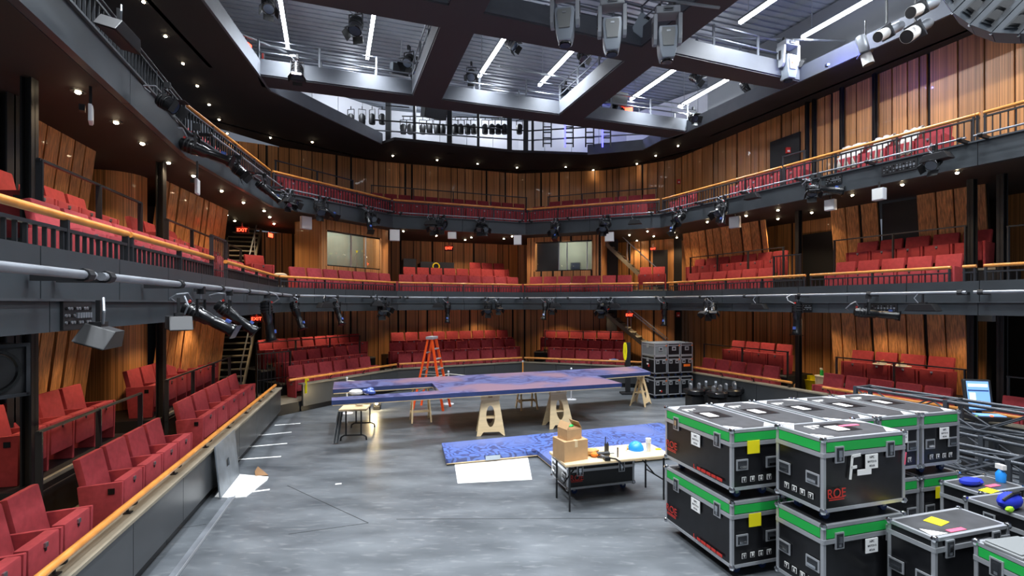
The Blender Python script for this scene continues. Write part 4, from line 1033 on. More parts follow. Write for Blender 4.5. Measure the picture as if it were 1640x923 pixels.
m=MB(); m.bar(P[0]+Dp*.5+W*.5,P[0]+Dp*.5+W*.5+Vector((.1,.1,1.8)),.05,.05,'steel'); m.bar(P[-1]+Dp*.5+W*.8,P[-1]+Dp*.5+W*.8+Vector((0,.1,1.8)),.05,.05,'steel'); m.build('rigging_steel',t)
# ================================================================ things on the stage
TH=math.radians(16); UX=Vector((math.cos(TH),math.sin(TH),0)); UY=Vector((-math.sin(TH),math.cos(TH),0))
def flight_case(loc, w, d, h, lab, rz=TH, band='green_tape', casters=True, text='ROE', fronts=('x',), lid=.17, body='case_black', group=None, symbols=True, name='flight_case', hinge=False, top_marks=True, latch_sides=None, yellow=None, letter=None, cast_h=.13, white_label=('x','y'), red_line=True):
    """origin: front left bottom corner of the body on its casters; x to the right, y away from the camera"""
    t=thing(name,lab,'flight case',loc,rz,group); z0=cast_h if casters else 0; z1=z0+h; e=.035
    MB().box((w/2,d/2,(z0+z1)/2),(w-.02,d-.02,h-.02),body).build('body',t)
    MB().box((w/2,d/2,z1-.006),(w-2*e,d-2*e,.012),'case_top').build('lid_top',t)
    m=MB()
    for x in (e/2,w-e/2):
        for y in (e/2,d-e/2): m.box((x,y,(z0+z1)/2),(e,e,h),'aluminium')
    for z in (z0+e/2,z1-e/2):
        for y in (e/2,d-e/2): m.box((w/2,y,z),(w,e,e),'aluminium')
        for x in (e/2,w-e/2): m.box((x,d/2,z),(e,d,e),'aluminium')
    m.build('edge_frame',t)
    zl=z1-lid
    m=MB(); m.box((w/2,.004,zl),(w,.02,.045),'aluminium'); m.box((w/2,d-.004,zl),(w,.02,.045),'aluminium'); m.box((.004,d/2,zl),(.02,d,.045),'aluminium'); m.box((w-.004,d/2,zl),(.02,d,.045),'aluminium'); m.build('lid_extrusion',t)
    if band:
        zb=z1-.035-(lid-.06)/2; hb=lid-.075
        m=MB(); m.box((w/2,.004,zb),(w-.08,.008,hb),band); m.build('tape_band',t); m=MB(); m.box((.004,d/2,zb),(.008,d-.08,hb),band); m.build('tape_band',t)
    for x in (.01,w-.01):
        for y in (.01,d-.01):
            for z in (z0+.012,z1-.012): MB().ball((x,y,z),.036,'chrome',8).build('ball_corner',t,True)
    def butterfly(x,side):
        m=MB(); b=(lambda u,v,dz,su,sv,dep,mt: m.box((u,-.004-dep/2,v),(su,dep+.006,sv),mt)) if side=='x' else (lambda u,v,dz,su,sv,dep,mt: m.box((-.004-dep/2,u,v),(dep+.006,su,sv),mt))
        b(x,zl,0,.115,.17,.006,'aluminium'); b(x,zl,0,.085,.14,.009,'dark_metal'); b(x,zl+.01,0,.045,.07,.016,'chrome'); b(x,zl-.045,0,.03,.03,.013,'steel'); m.build('butterfly_latch',t)
    def handle(x,z,side):
        m=MB(); b=(lambda u,v,su,sv,dep,mt: m.box((u,-.003-dep/2,v),(su,dep+.006,sv),mt)) if side=='x' else (lambda u,v,su,sv,dep,mt: m.box((-.003-dep/2,u,v),(dep+.006,su,sv),mt))
        b(x,z,.16,.125,.006,'aluminium'); b(x,z,.125,.09,.009,'dark_metal'); b(x,z-.02,.1,.028,.022,'chrome'); m.build('recessed_handle',t)
    for s,L in (('x',w),('y',d)):
        if s in (latch_sides or ('y','x')) and L>.8:
            butterfly(L*.18,s); butterfly(L*.80,s)
        elif L<=.8: 
            handle(L*.20,z0+h*.42,s); handle(L*.80,z0+h*.42,s)
            if symbols:
                for k in range(4):
                    m=MB(); u=L*(.24+.17*k); c=(u,-.004,z0+h*.17) if s=='x' else (-.004,u,z0+h*.17)
                    dm=(.058,.006,.06) if s=='x' else (.006,.058,.06); m.box(c,dm,'white')
                    c2=(c[0],c[1]-.002,c[2]) if s=='x' else (c[0]-.002,c[1],c[2]); dm2=(.048,.006,.05) if s=='x' else (.006,.048,.05); m.box(c2,dm2,'case_black')
                    c3=(c[0],c[1]-.004,c[2]) if s=='x' else (c[0]-.004,c[1],c[2])
                    for q,(du,dz,su,sz) in enumerate((((0,0,.01,.03),(0,.012,.026,.008)),((0,0,.022,.024),(0,.018,.03,.006)),((0,-.008,.02,.018),(0,.012,.014,.014)),((0,0,.008,.034),(0,.014,.03,.01)))[k]):
                        m.box((c3[0]+(du if s=='x' else 0),c3[1]+(du if s=='y' else 0),c3[2]+dz),(su,.006,sz) if s=='x' else (.006,su,sz),'white')
                    m.build('handling_symbol',t)
        if L>.8 and s not in (latch_sides or ('y','x')): handle(L*.2,z0+h*.45,s); handle(L*.8,z0+h*.45,s)
        if s in white_label:
            m=MB(); u=L*(.48 if s=='y' else .56); zc=zl-.105
            m.box((u,-.013,zc),(.17,.006,.15),'paper') if s=='x' else m.box((-.013,u,zc),(.006,.17,.15),'paper'); lb=m.build('paper_label',t)
            for k,(tx,sz) in enumerate((('NYC',.03),('SKETCH 6',.026),('LABEL',.026)) if 0 else (('NPC',.034),('BATCH 6',.03),('4OU6',.03))):
                o=writing(tx,sz,'ink',lb,(u,-.017,zc+.045-.045*k) if s=='x' else (-.017,u,zc+.045-.045*k),(PI/2,0,0) if s=='x' else (PI/2,0,-PI/2),'label_writing',.001)
    if text:
        for s in fronts:
            L=w if s=='x' else d; u=.16 if s=='x' else L-.16
            pos=(u,-.012,z0+.19) if s=='x' else (-.012,u,z0+.21); rot=(PI/2,0,0) if s=='x' else (PI/2,0,-PI/2)
            o=writing(text,.13,'red_paint',t,pos,rot,'printed_name',.001)
            m=MB(); 
            for dz in (.072,.052): m.box((u,-.012,z0+.21-dz-.01),(.2,.003,.008),'red_paint') if s=='x' else m.box((-.012,u,z0+.21-dz-.01),(.003,.2,.008),'red_paint')
            m.build('printed_line',t)
            if red_line and s=='y':
                m=MB()
                for a_,b_ in ((.60,.53),(.52,.43),(.42,.34),(.33,.25),(.24,.14)): m.box((-.012,(a_+b_)/2,z0+.075),(.003,a_-b_-.004,.034),'red_paint')
                m.build('printed_line',t)
                m=MB(); m.box((-.012,.66,z0+.08),(.003,.012,.05),'red_paint'); m.box((-.012,.645,z0+.06),(.003,.03,.012),'red_paint'); m.build('printed_mark',t)
    if yellow:
        s,f,fz=yellow; L=w if s=='x' else d; u=L*f; zc=z0+h*fz
        m=MB(); m.box((u,-.014,zc),(.17,.004,.15),'yellow') if s=='x' else m.box((-.014,u,zc),(.004,.17,.15),'yellow'); m.build('yellow_note',t)
    if letter:
        m=MB(); u=w*.30; zc=z0+h*.42; m.bar((u,-.014,zc),(u+.03,-.014,zc+.24),.004,.03,'white',(1,0,0)); m.bar((u+.02,-.014,zc+.235),(u+.14,-.014,zc+.245),.004,.03,'white'); m.bar((u+.01,-.014,zc+.12),(u+.09,-.014,zc+.125),.004,.03,'white'); m.build('tape_letter_f',t)
        m=MB(); m.box((w*.47,-.014,z0+h*.50),(.19,.004,.06),'paper'); m.build('paper_label',t)
        m=MB(); m.bar((w-.035,-.02,z1-.35),(w-.015,-.02,z1-.22),.006,.012,'pink',(1,0,0)); m.build('pink_tape',t)
    if top_marks:
        for x,y in ((.09,.1),(w-.09,.1),(.09,d-.1),(w-.09,d-.1)):
            sx=1 if x<w/2 else -1; sy=1 if y<d/2 else -1; m=MB(); m.add([(x-.045*sx,y-.05*sy,z1+.002),(x+.11*sx,y-.05*sy,z1+.002),(x-.045*sx,y+.1*sy,z1+.002)],[(0,1,2)],'paper'); m.build('corner_sticker',t)
        m=MB(); 
        if d>w: m.box((w*.45,d*.55,z1+.001),(w*.5,d*.26,.004),'case_black'); m.box((w*.38,d*.55,z1+.003),(w*.2,d*.16,.004),'paper')
        else: m.box((w*.52,d*.55,z1+.001),(w*.3,d*.5,.004),'case_black'); m.box((w*.47,d*.5,z1+.003),(w*.15,d*.3,.004),'paper')
        m.build('lid_recess',t)
        # taped F on the lid, read from the far side
        m=MB(); cx,cy=w*.30,d*(.82 if d>w else .74); m.box((cx,cy,z1+.003),(.2,.03,.003),'white'); m.box((cx-.08,cy-.05,z1+.003),(.03,.11,.003),'white'); m.box((cx-.0,cy-.04,z1+.003),(.028,.08,.003),'white'); m.build('tape_letter_f',t)
    if casters:
        for x in (.16,w-.16):
            for y in (.14,d-.14):
                m=MB(); m.box((x,y,z0-.008),(.11,.09,.016),'steel'); m.bar((x,y,z0-.01),(x+.015,y,.05),.06,.04,'steel',(1,0,0)); c=m.build('caster',t); k=MB(); k.tube((x+.015,y-.02,.05),(x+.015,y+.02,.05),.05,'caster_blue',12); k.build('wheel',c)
    return t
# the big cluster: five stacks side by side
O=Vector((2.50,5.50,0)); LOWH,UPH=.755,.695
pos_names=['leftmost','second from left','middle','fourth from left','rightmost']
for i in range(5):
    o=O+UX*(i*.745); d=1.30
    flight_case(o,.69,d,LOWH,f'black green-banded flight case, bottom of the {pos_names[i]} stack of the long row',fronts=('y',),yellow=('x',.45,.70) if i in(0,4) else None,white_label=('y',) if i==0 else (),red_line=(i==0),top_marks=False)
    flight_case(o+Vector((0,0,.885)),.69,d,UPH,f'black green-banded flight case, top of the {pos_names[i]} stack of the long row',fronts=('y',),yellow=('x',.42,.70) if i==0 else None,white_label=('y',) if i==0 else ('x',),red_line=(i==0))
# the stack with the taped F in front
O2=Vector((3.17,4.92,0))
flight_case(O2,1.13,.60,.755,'black green-banded flight case under the one with the taped letter F',fronts=(),white_label=('x',),top_marks=False,yellow=None)
flight_case(O2+Vector((0,0,.885)),1.13,.60,.755,'black green-banded flight case with a white taped letter F on its front',fronts=('x',),white_label=('x',),letter=True,red_line=False)
m=MB(); p=O2+UX*.78+UY*.36+Vector((0,0,1.773)); m.box((0,0,0),(.26,.05,.004),'pink',rz=TH); tag(m.build('tape_strip',loc=p),'pink tape strip on the lid of the flight case with letter F','tape')
# low cases at the lower right
g=Vector((4.08,4.66,0)); flight_case(g,1.06,.45,.755,'low black flight case without green band at the lower right, yellow note on its lid',band=None,fronts=('x',),white_label=(),top_marks=False,lid=.12,red_line=False)
m=MB(); m.box((0,0,0),(.19,.15,.003),'yellow'); tag(m.build('note_sheet',loc=g+UX*.42+UY*.26+Vector((0,0,.889))),'yellow paper note on the lid of the low flight case','paper').rotation_euler=(0,0,.5)
m=MB(); m.box((0,0,0),(.22,.05,.003),'pink'); tag(m.build('tape_strip',loc=g+UX*.40+UY*.07+Vector((0,0,.889))),'pink tape strip beside the yellow note on the low flight case','tape').rotation_euler=(0,0,TH)
m=MB(); m.add([(-.09,-.05,0),(.12,-.05,0),(-.05,.1,0)],[(0,1,2)],'paper'); tag(m.build('sticker',loc=g+UX*.12+UY*.09+Vector((0,0,.889))),'white triangle sticker at the near corner of the low flight case lid','sticker').rotation_euler=(0,0,TH)
hh=Vector((4.53,3.62,0)); flight_case(hh,1.0,1.0,.765,'green-banded flight case cut by the lower right corner with a big hinge',rz=math.radians(7),fronts=(),white_label=(),top_marks=False,lid=.16,latch_sides=('y',))
m=MB(); m.box((0,0,.012),(.42,.30,.022),'case_grey'); m.box((.02,.02,.03),(.40,.28,.012),'case_grey'); o=m.build('grey_folder',loc=hh+Vector((.12,.80,.897)),bevel=.006); o.rotation_euler=(0,0,.2); tag(o,'flat grey folder lying on the lower right flight case','folder')
ii=Vector((5.60,4.45,0)); flight_case(ii,.66,1.25,.755,'black white-edged flight case under the blue bag at the right edge',rz=math.radians(14),band=None,fronts=(),white_label=(),top_marks=False)
c=ii+Vector((.02,.80,.885))
t=thing('waist_bag','bright blue waist bag with lime trim on the right flight case','bag',(5.5,5.34,.885),.3)
m=MB(); m.ball((0,0,.09),.1,'blue_cloth',12,(1.7,.85,.95)); m.build('pouch',t,True); m=MB(); m.path([(-.15,-.02,.12),(-.05,-.05,.19),(.08,-.04,.19),(.16,0,.1)],.016,'black'); m.build('strap',t,True); m=MB(); m.ball((-.12,-.06,.035),.04,'lime',8,(1.6,.7,.8)); m.build('trim',t,True)
m=MB(); m.box((0,0,0),(.2,.12,.003),'yellow'); tag(m.build('note_sheet',loc=at(1584,786,.890)),'yellow paper note left of the blue waist bag','paper').rotation_euler=(0,0,.4)
m=MB(); m.box((0,0,0),(.2,.06,.003),'pink'); tag(m.build('tape_strip',loc=at(1590,778,.890)),'pink tape strip behind the note by the blue waist bag','tape').rotation_euler=(0,0,.3)
# more cloth and a small bottle behind
t=thing('cloth_bundle','crumpled blue cloth beside the rightmost case stack','cloth',(5.70,6.02,.887)); m=MB(); m.ball((0,0,.05),.07,'blue_cloth',10,(1.8,1,.8)); m.ball((.12,.03,.04),.06,'blue_cloth',8,(1.2,1,.8)); m.build('fold',t,True)
flight_case(Vector((5.60,5.76,0)),.8,.44,.755,'black flight case behind the waist bag carrying crumpled blue cloth',band=None,fronts=(),white_label=(),top_marks=False)
t=thing('spray_bottle','small blue and white spray bottle behind the waist bag','bottle',(6.22,6.15,.887)); MB().lathe([(.05,0),(.055,.1),(.03,.14),(.02,.16)],'sky_blue',12).build('bottle',t,True); m=MB(); m.box((0,0,.19),(.05,.1,.06),'white'); m.build('spray_head',t)
# ---- box trusses piled at the right
def truss(p,q,lab,s=.45,m_='truss_metal'):
    p,q=Vector(p),Vector(q); d=q-p; L=d.length; t=thing('box_truss',lab,'truss',p,0); t.rotation_euler=(0,0,math.atan2(d.y,d.x)); r=.028
    for y in (-s/2,s/2):
        for z in (r,s-r): MB().tube((0,y,z),(L,y,z),r,m_,10).build('chord',t,True)
    n=max(2,round(L/.62)); m=MB()
    for k in range(n):
        x0,x1=L*k/n,L*(k+1)/n
        for y in (-s/2,s/2): m.tube((x0,y,r if k%2 else s-r),(x1,y,s-r if k%2 else r),.014,m_,6)
        for z in (r,s-r): m.tube((x0,-s/2 if k%2 else s/2,z),(x1,s/2 if k%2 else -s/2,z),.014,m_,6)
    m.build('diagonal_lacing',t,True)
    for x in [.03+(L-.06)*k/3 for k in range(4)]:
        f=MB()
        for y in (-s/2,s/2): f.box((x,y,s/2),(.06,.06,s),m_)
        for z in (r,s-r): f.box((x,0,z),(.05,s,.045),m_)
        f.build('end_frame',t)
ta,tb=Vector((7.05,9.75,0)),Vector((8.75,5.55,0)); tn=Vector((.93,.37,0))
truss(ta+Vector((0,0,1.06)),tb+Vector((0,0,1.06)),'topmost black box truss of the pile at the right')
truss(ta+Vector((.12,-.5,.58)),tb+Vector((.12,-.5,.58)),'middle black box truss of the pile at the right')
truss(ta+Vector((.02,-.3,.03)),tb+Vector((.02,-.3,.03)),'bottom black box truss of the pile at the right')
truss(ta-tn*.62+Vector((.1,-1.2,.03)),tb-tn*.62+Vector((.1,-.6,.03)),'black box truss on the floor beside the pile')
truss(ta-tn*.60+Vector((.15,-1.4,.50)),tb-tn*.60+Vector((.15,-.8,.50)),'second-layer black box truss on the nearer truss pair')
# ---- control desk with screen
y=9.35; CZ=-.14; t=thing('lighting_console','lighting control console with tall blue lit screen behind the truss pile','console',((1572-U0)*y/F,y,CZ),-.25)
m=MB(); m.box((0,0,.60),(.14,.14,1.0),'grey_paint'); m.box((0,0,.17),(.6,.5,.06),'black'); m.build('pedestal',t)
m=MB(); m.box((0,-.1,1.12),(.62,.42,.09),'black',Matrix.Translation((0,0,0))); d_=m.build('control_deck',t,bevel=.02)
m=MB(); m.box((.05,-.12,1.17),(.42,.22,.012),'screen'); m.build('touch_panel',d_); m=MB(); m.tube((-.24,-.1,1.16),(-.24,-.1,1.24),.03,'black',10); m.build('knob',d_); m=MB(); m.tube((.03,-.22,1.165),(.03,-.22,1.185),.028,'red_led',10); m.build('stop_button',d_)
m=MB(); m.box((-.24,-.26,1.168),(.05,.04,.008),'lime'); m.build('lit_key',d_)
T=Matrix.Translation((0,.12,1.50))@Matrix.Rotation(-.18,4,'X')
m=MB(); m.box((0,0,0),(.46,.07,.62),'dark_metal',T); s_=m.build('monitor_casing',t,bevel=.03); m=MB(); m.box((0,-.038,.0),(.36,.006,.54),'screen',T); m.box((0,-.042,.19),(.32,.004,.06),'screen_light',T); m.box((0,-.042,.09),(.34,.004,.025),'screen_dark',T); m.box((-.1,-.042,-.03),(.1,.004,.16),'screen_light',T); m.build('screen',s_)
# ---- small flight cases stacked three by three at the back
bo=Vector((4.70,15.95,0)); bw=.475
for c in range(3):
    o=bo+UX*(c*.50); nm=['left','middle','right'][c]
    def small(z,h,lab,cast,col='case_black',orange=False,badge=False,grey=False):
        t=thing('flight_case',lab,'flight case',o+Vector((0,0,z)),TH); z0=.12 if cast else 0; w,d=bw,.80; e=.03
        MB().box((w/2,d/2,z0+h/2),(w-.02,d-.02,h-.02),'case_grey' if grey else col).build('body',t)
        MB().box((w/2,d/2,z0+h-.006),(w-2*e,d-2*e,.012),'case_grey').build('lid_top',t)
        m=MB()
        for x in (e/2,w-e/2):
            for y in (e/2,d-e/2): m.box((x,y,z0+h/2),(e,e,h),'aluminium')
        for zz in (z0+e/2,z0+h-e/2,z0+h*.80):
            for y in (e/2,d-e/2): m.box((w/2,y,zz),(w,e,e),'aluminium')
            for x in (e/2,w-e/2): m.box((x,d/2,zz),(e,d,e),'aluminium')
        m.build('edge_frame',t)
        if cast:
            for x in (.12,w-.12): m=MB(); m.box((x,-.006,z0+h*.66),(.12,.012,.12),'aluminium'); m.box((x,-.012,z0+h*.66),(.07,.01,.05),'dark_metal'); m.build('recessed_handle',t)
        else: m=MB(); m.box((w/2,-.006,z0+h*.55),(.15,.012,.13),'aluminium'); m.box((w/2,-.013,z0+h*.55),(.08,.01,.06),'dark_metal'); m.build('butterfly_latch',t)
        m=MB(); m.box((-.006,d*.5,z0+h*.75),(.012,.12,.12),'aluminium'); m.build('butterfly_latch',t)
        m=MB(); m.box((w-.03,-.006,z0+h*.78),(.05,.008,.035),'orange_tape'); m.build('orange_tape',t)
        if orange: m=MB(); m.box((w/2,-.008,z0+h*.42),(.25,.006,.08),'orange_tape'); m.build('orange_label',t)
        if badge:
            for s in badge:
                m=MB()
                if s=='x': m.box((w*.45,-.006,z0+h*.26),(.06,.006,.03),'white'); m.box((w*.55,-.006,z0+h*.22),(.05,.006,.06),'red_paint')
                else: m.box((-.006,d*.5,z0+h*.5),(.006,.11,.05),'white'); m.box((-.006,d*.42,z0+h*.42),(.006,.08,.1),'red_paint')
                m.build('badge',t)
        if cast:
            for x in (.1,w-.1):
                for y in (.12,d-.12): m=MB(); m.box((x,y,.09),(.06,.06,.06),'steel'); m.tube((x-.018,y,.05),(x+.018,y,.05),.05,'caster_blue',10); m.build('caster',t)
    small(0,.60,f'black flight case at the bottom of the {nm} column behind the platform',True,badge=('x',) if c==0 else False)
    small(.72,.58,f'black flight case in the middle of the {nm} column behind the platform',True,orange=c==2,badge=('y',) if c==0 else False)
    small(1.425,.42,f'shallow flight case on top of the {nm} column behind the platform',False,grey=c==0)
# yellow coil on a black stand left of them
t=thing('cable_stand','black stand hung with a yellow cable coil left of the small flight cases','stand',(4.05,16.9,0)); m=MB(); m.box((0,0,.9),(.16,.12,1.8),'black'); m.box((0,0,.03),(.5,.4,.06),'black'); m.build('post',t); m=MB()
for k in range(8): a=2*PI*k/8; b=2*PI*(k+1)/8; m.tube((-.12+.04*math.cos(a),-.1,1.5+.3*math.sin(a)),(-.12+.04*math.cos(b),-.1,1.5+.3*math.sin(b)),.035,'yellow',6)
m.build('cable_coil',t)
# ---- five moving lights standing on the floor
def floor_light(x,y,rz,lab):
    t=thing('floor_moving_light',lab,'stage light',(x,y,0),rz)
    MB().box((0,0,.20),(.42,.36,.40),'black').build('crate_base',t,bevel=.02)
    m=MB(); m.lathe([(.20,.40),(.30,.46),(.30,.56),(.24,.60)],'black_gloss',14); m.build('head_shell',t,True)
    m=MB(); m.box((-.26,0,.54),(.1,.30,.10),'black_gloss'); m.box((.26,0,.54),(.1,.30,.10),'black_gloss'); m.build('yoke',t,bevel=.02)
    for s in (-.14,.14): m=MB(); m.box((s,0,.66),(.06,.10,.12),'steel'); m.tube((s-.03,0,.72),(s+.03,0,.72),.05,'galvanised',8); m.build('clamp',t)
for i,(x,y,rz,lab) in enumerate(((5.50,14.55,.2,'black moving light on the floor, first from left before the low wall'),(6.0,14.15,.5,'black moving light on the floor, nearest of its group to the cases'),(6.15,14.95,-.3,'black moving light on the floor at the rear of its group'),(6.55,14.5,.1,'black moving light on the floor, fourth from left of its group'),(6.95,14.95,.6,'black moving light on the floor, last on the right of its group'))): floor_light(x,y,rz,lab)
# ---- plastic folding tables
def folding_table(p,w,d,rz,lab,style='bar'):
    t=thing('folding_table',lab,'table',p,rz); MB().box((w/2,d/2,.72),(w,d,.045),'table_top').build('tabletop',t,bevel=.012)
    if style=='bar':
        for x in (.10,w-.10):
            for y in (.08,d-.08): MB().tube((x,y,0),(x,y,.70),.016,'black',8).build('leg',t,True)
            MB().tube((x,.08,.32),(x,d-.08,.32),.012,'black',8).build('leg_brace',t,True)
        for x0,x1 in ((.10,.42),(w-.10,w-.42)): MB().tube((x0,d/2,.32),(x1,d/2,.69),.012,'black',6).build('diagonal_brace',t,True)
    else:
        for y in (.12,d-.12):
            m=MB()
            for x in (.14,w-.14): m.tube((x,y,.12),(x,y,.7),.018,'black',8)
            m.path([(.02,y,0),(.03,y,.08),(.10,y,.12),(w-.10,y,.12),(w-.03,y,.08),(w-.02,y,0)],.018,'black',8); m.build('leg',t,True)
    return t
tp=Vector((.80,7.22,0)); folding_table(tp,1.83,.70,TH,'cream folding table with cardboard boxes, helmet and tools on it')
tz=.7435
def on_table(a,b): return tp+UX*a+UY*b+Vector((0,0,tz))
def carton(p,w,d,h,rz,lab,open_=False,tape=True):
    t=thing('cardboard_box',lab,'box',p,rz); m=MB(); m.box((0,0,h/2),(w,d,h),'cardboard'); m.build('box_body',t)
    if open_:
        for s in (-1,1):
            m=MB(); m.bar((-w/2 if s<0 else w/2,0,h),((-w/2 if s<0 else w/2)-s*.06,0,h+.10),.006,d,'cardboard',(0,1,0)); m.build('flap',t)
        m=MB(); m.box((0,0,h+.004),(w-.03,d-.03,.01),'cardboard_dark'); m.ball((.02,0,h+.02),.04,'green_tape',8,(1.5,1,.6)); m.build('contents',t)
    elif tape: m=MB(); m.box((0,0,h+.001),(.05,d,.003),'table_top'); m.box((0,-d/2-.001,h-.05),(.05,.003,.1),'table_top'); m.build('packing_tape',t)
    return t
carton(on_table(.20,.30),.42,.36,.31,TH+.15,'large closed brown cardboard box at the left end of the folding table')
carton(on_table(.19,.30)+Vector((0,0,.315)),.28,.25,.16,TH+.25,'small open brown cardboard box on top of the large one',True)
t=thing('work_gloves','pair of tan and orange work gloves beside the cardboard boxes','gloves',on_table(.56,.32),.3)
m=MB()
for k in range(5): m.tube((.0,-.02+.0,.05),(.09+.01*k,-.10+.05*k,.10-.01*k),.022,'glove_tan',8,.016)
m.ball((0,0,.06),.07,'glove_tan',10,(1.2,1,.8)); m.build('tan_glove',t,True); m=MB(); m.ball((.03,-.10,.04),.06,'glove_orange',10,(1.3,.9,.7))
for k in range(4): m.tube((.06,-.12,.04),(.13,-.17+.035*k,.03),.018,'glove_orange',8,.013)
m.build('orange_glove',t,True)
t=thing('power_drill','black cordless tool lying before the gloves','tool',on_table(.72,.20),.2); m=MB(); m.tube((-.12,0,.045),(.1,0,.045),.035,'black',10); m.tube((.1,0,.045),(.18,0,.045),.012,'steel',8); m.build('motor_housing',t,True); m=MB(); m.bar((-.06,0,.03),(-.02,-.14,.02),.04,.04,'grey_paint'); m.box((-.01,-.17,.025),(.09,.07,.05),'black'); m.build('grip',t)
t=thing('cable_strap','black strap hanging over the front edge of the folding table','strap',on_table(.70,.10),TH); m=MB(); m.path([(-.1,.06,.012),(.05,.0,.012),(.14,-.09,.012),(.20,-.112,-.03),(.26,-.112,-.10)],.012,'black',6); m.build('webbing',t,True)
t=thing('two_way_radio','black two-way radio standing on the folding table','radio',on_table(.88,.40),.3); m=MB(); m.box((0,0,.07),(.065,.04,.14),'black'); m.build('body',t,bevel=.008); m=MB(); m.tube((-.02,0,.14),(-.02,0,.25),.008,'black',8); m.build('antenna',t); m=MB(); m.tube((.018,0,.14),(.018,0,.16),.01,'black',8); m.build('knob',t)
t=thing('marker_pen','thick dark marker standing on the table front edge','pen',on_table(.93,.12),0); m=MB(); m.tube((0,0,0),(0,0,.12),.013,'grey_paint',10); m.build('barrel',t,True); m=MB(); m.tube((0,0,.12),(0,0,.15),.012,'black',10); m.build('cap',t,True)
t=thing('safety_helmet','blue and white safety helmet on the folding table','helmet',on_table(1.38,.34),-.3); m=MB(); m.lathe([(.125,0),(.13,.03),(.118,.08),(.085,.125),(.04,.148),(.001,.152)],'sky_blue',18); m.build('shell',t,True); m=MB(); m.lathe([(.15,0),(.15,.012),(.12,.018)],'white',18,Matrix.Diagonal((1.12,.95,1,1))); m.build('brim',t,True); m=MB(); m.box((-.13,0,.03),(.03,.14,.04),'glove_tan'); m.build('head_lamp_strap',t)
t=thing('cup_stack','tall stack of paper cups beside the helmet','cups',on_table(1.56,.26)); m=MB(); m.lathe([(.032,0),(.043,.20),(.045,.205),(.040,.21),(.036,.2)],'white_cloth',16)
for k in range(5): m.lathe([(.044,.14+k*.015),(.046,.146+k*.015)],'paper',16)
m.build('cup',t,True)
t=thing('tape_roll','small white tape roll at the far end of the folding table','tape',on_table(1.72,.42)); m=MB(); m.lathe([(.05,0),(.05,.025),(.03,.025),(.03,0)],'paper',16); m.build('roll',t)
m=MB(); m.box((0,0,.01),(.09,.03,.02),'yellow'); tag(m.build('box_cutter',loc=on_table(1.76,.28)),'small yellow box cutter at the far end of the folding table','knife')
t=flight_case(Vector((.90,7.85,0)),1.22,.72,.40,'low black flight case rolled under the folding table',band=None,fronts=('x',),white_label=(),top_marks=False,lid=.1,red_line=False,cast_h=.12,symbols=False)
# second table under the raised platform
folding_table(Vector((-3.95,11.0,0)),.62,1.4,.12,'small brown folding table under the left end of the raised platform','arch')
t=thing('fabric_roll','white sheeting bundle on the small table under the platform','cloth',(-3.7,11.55,.745)); m=MB(); m.tube((-.35,0,.06),(.35,.1,.06),.06,'white_cloth',10); m.ball((.1,-.15,.05),.07,'paper',8,(1.6,1,.7)); m.build('sheet',t,True)
t=thing('grey_strip_bundle','bundle of grey strips leaning by the small folding table','strips',(-4.02,11.1,0))
for k in range(4): m=MB(); m.bar((.10-.03*k,-.25,.02),(.14-.03*k,-.05,.68),.02,.05,'case_grey' if k%2 else 'fascia',(0,1,0)); m.build('strip',t)
# ---- painted scenery: raised platform and floor flat
def slab(pts,z0,z1,m_top,m_side,lab,name):
    c=sum(pts,Vector((0,0,0)))/len(pts); t=thing(name,lab,'scenery',(c.x,c.y,z0)); pp=[(p.x-c.x,p.y-c.y) for p in pts]
    MB().prism(pp,0.02,z1-z0,m_top,side=m_side).build('painted_top',t); MB().prism([(x*.995,y*.995) for x,y in pp],0,.02,'plywood').build('plywood_base',t)
ZP=1.08
slab([at(u,v,ZP) for u,v in ((531,642),(996,614),(955,602),(1042,596),(1020,587),(535,612),(533,624),(692,614),(703,625.5),(531,637))],.965,ZP,'flat_paint','navy_edge','long blue and purple painted platform with cut-outs lying on sawhorses','painted_platform')
slab([Vector(t+(0,)) for t in ((-1.52,10.45),(-1.28,9.38),(.52,9.92),(.78,9.12),(4.25,10.05),(3.75,12.25))],.03,.14,'flat_paint_blue','flat_paint_blue','blue swirl-painted scenery flat lying on the stage floor','painted_flat')
m=MB(); m.box((0,0,0),(.30,.005,.09),'frost'); o=m.build('tape_strip',loc=(-.38,9.63,.085)); o.rotation_euler=(0,0,.29); tag(o,'pale tape on the edge of the blue floor flat','tape')
t=thing('helmet_bag','white and blue cloth bundle on the left arm of the raised platform','cloth',at(583,633,ZP)+Vector((0,.0,.002))); m=MB(); m.ball((-.18,0,.06),.12,'white_cloth',10,(1.4,1,.6)); m.build('sheet',t,True); m=MB()
for x_,y_,z_,r_ in ((.08,.05,.07,.10),(.17,.0,.06,.08),(.12,.1,.11,.07),(.03,.0,.1,.06)): m.ball((x_,y_,z_),r_,'lens_blue',10,(1.2,1,.7))
m.build('blue_bundle',t,True)
m=MB(); m.box((0,0,.012),(.34,.13,.024),'paper'); m.ball((0,0,.03),.05,'sky_blue',8,(2,1,.5)); tag(m.build('folded_cloth',loc=edge_at('DE',1.0,980)+Vector((0,-.35,.95))),'folded white cloth on a front seat of the right rear block','cloth')
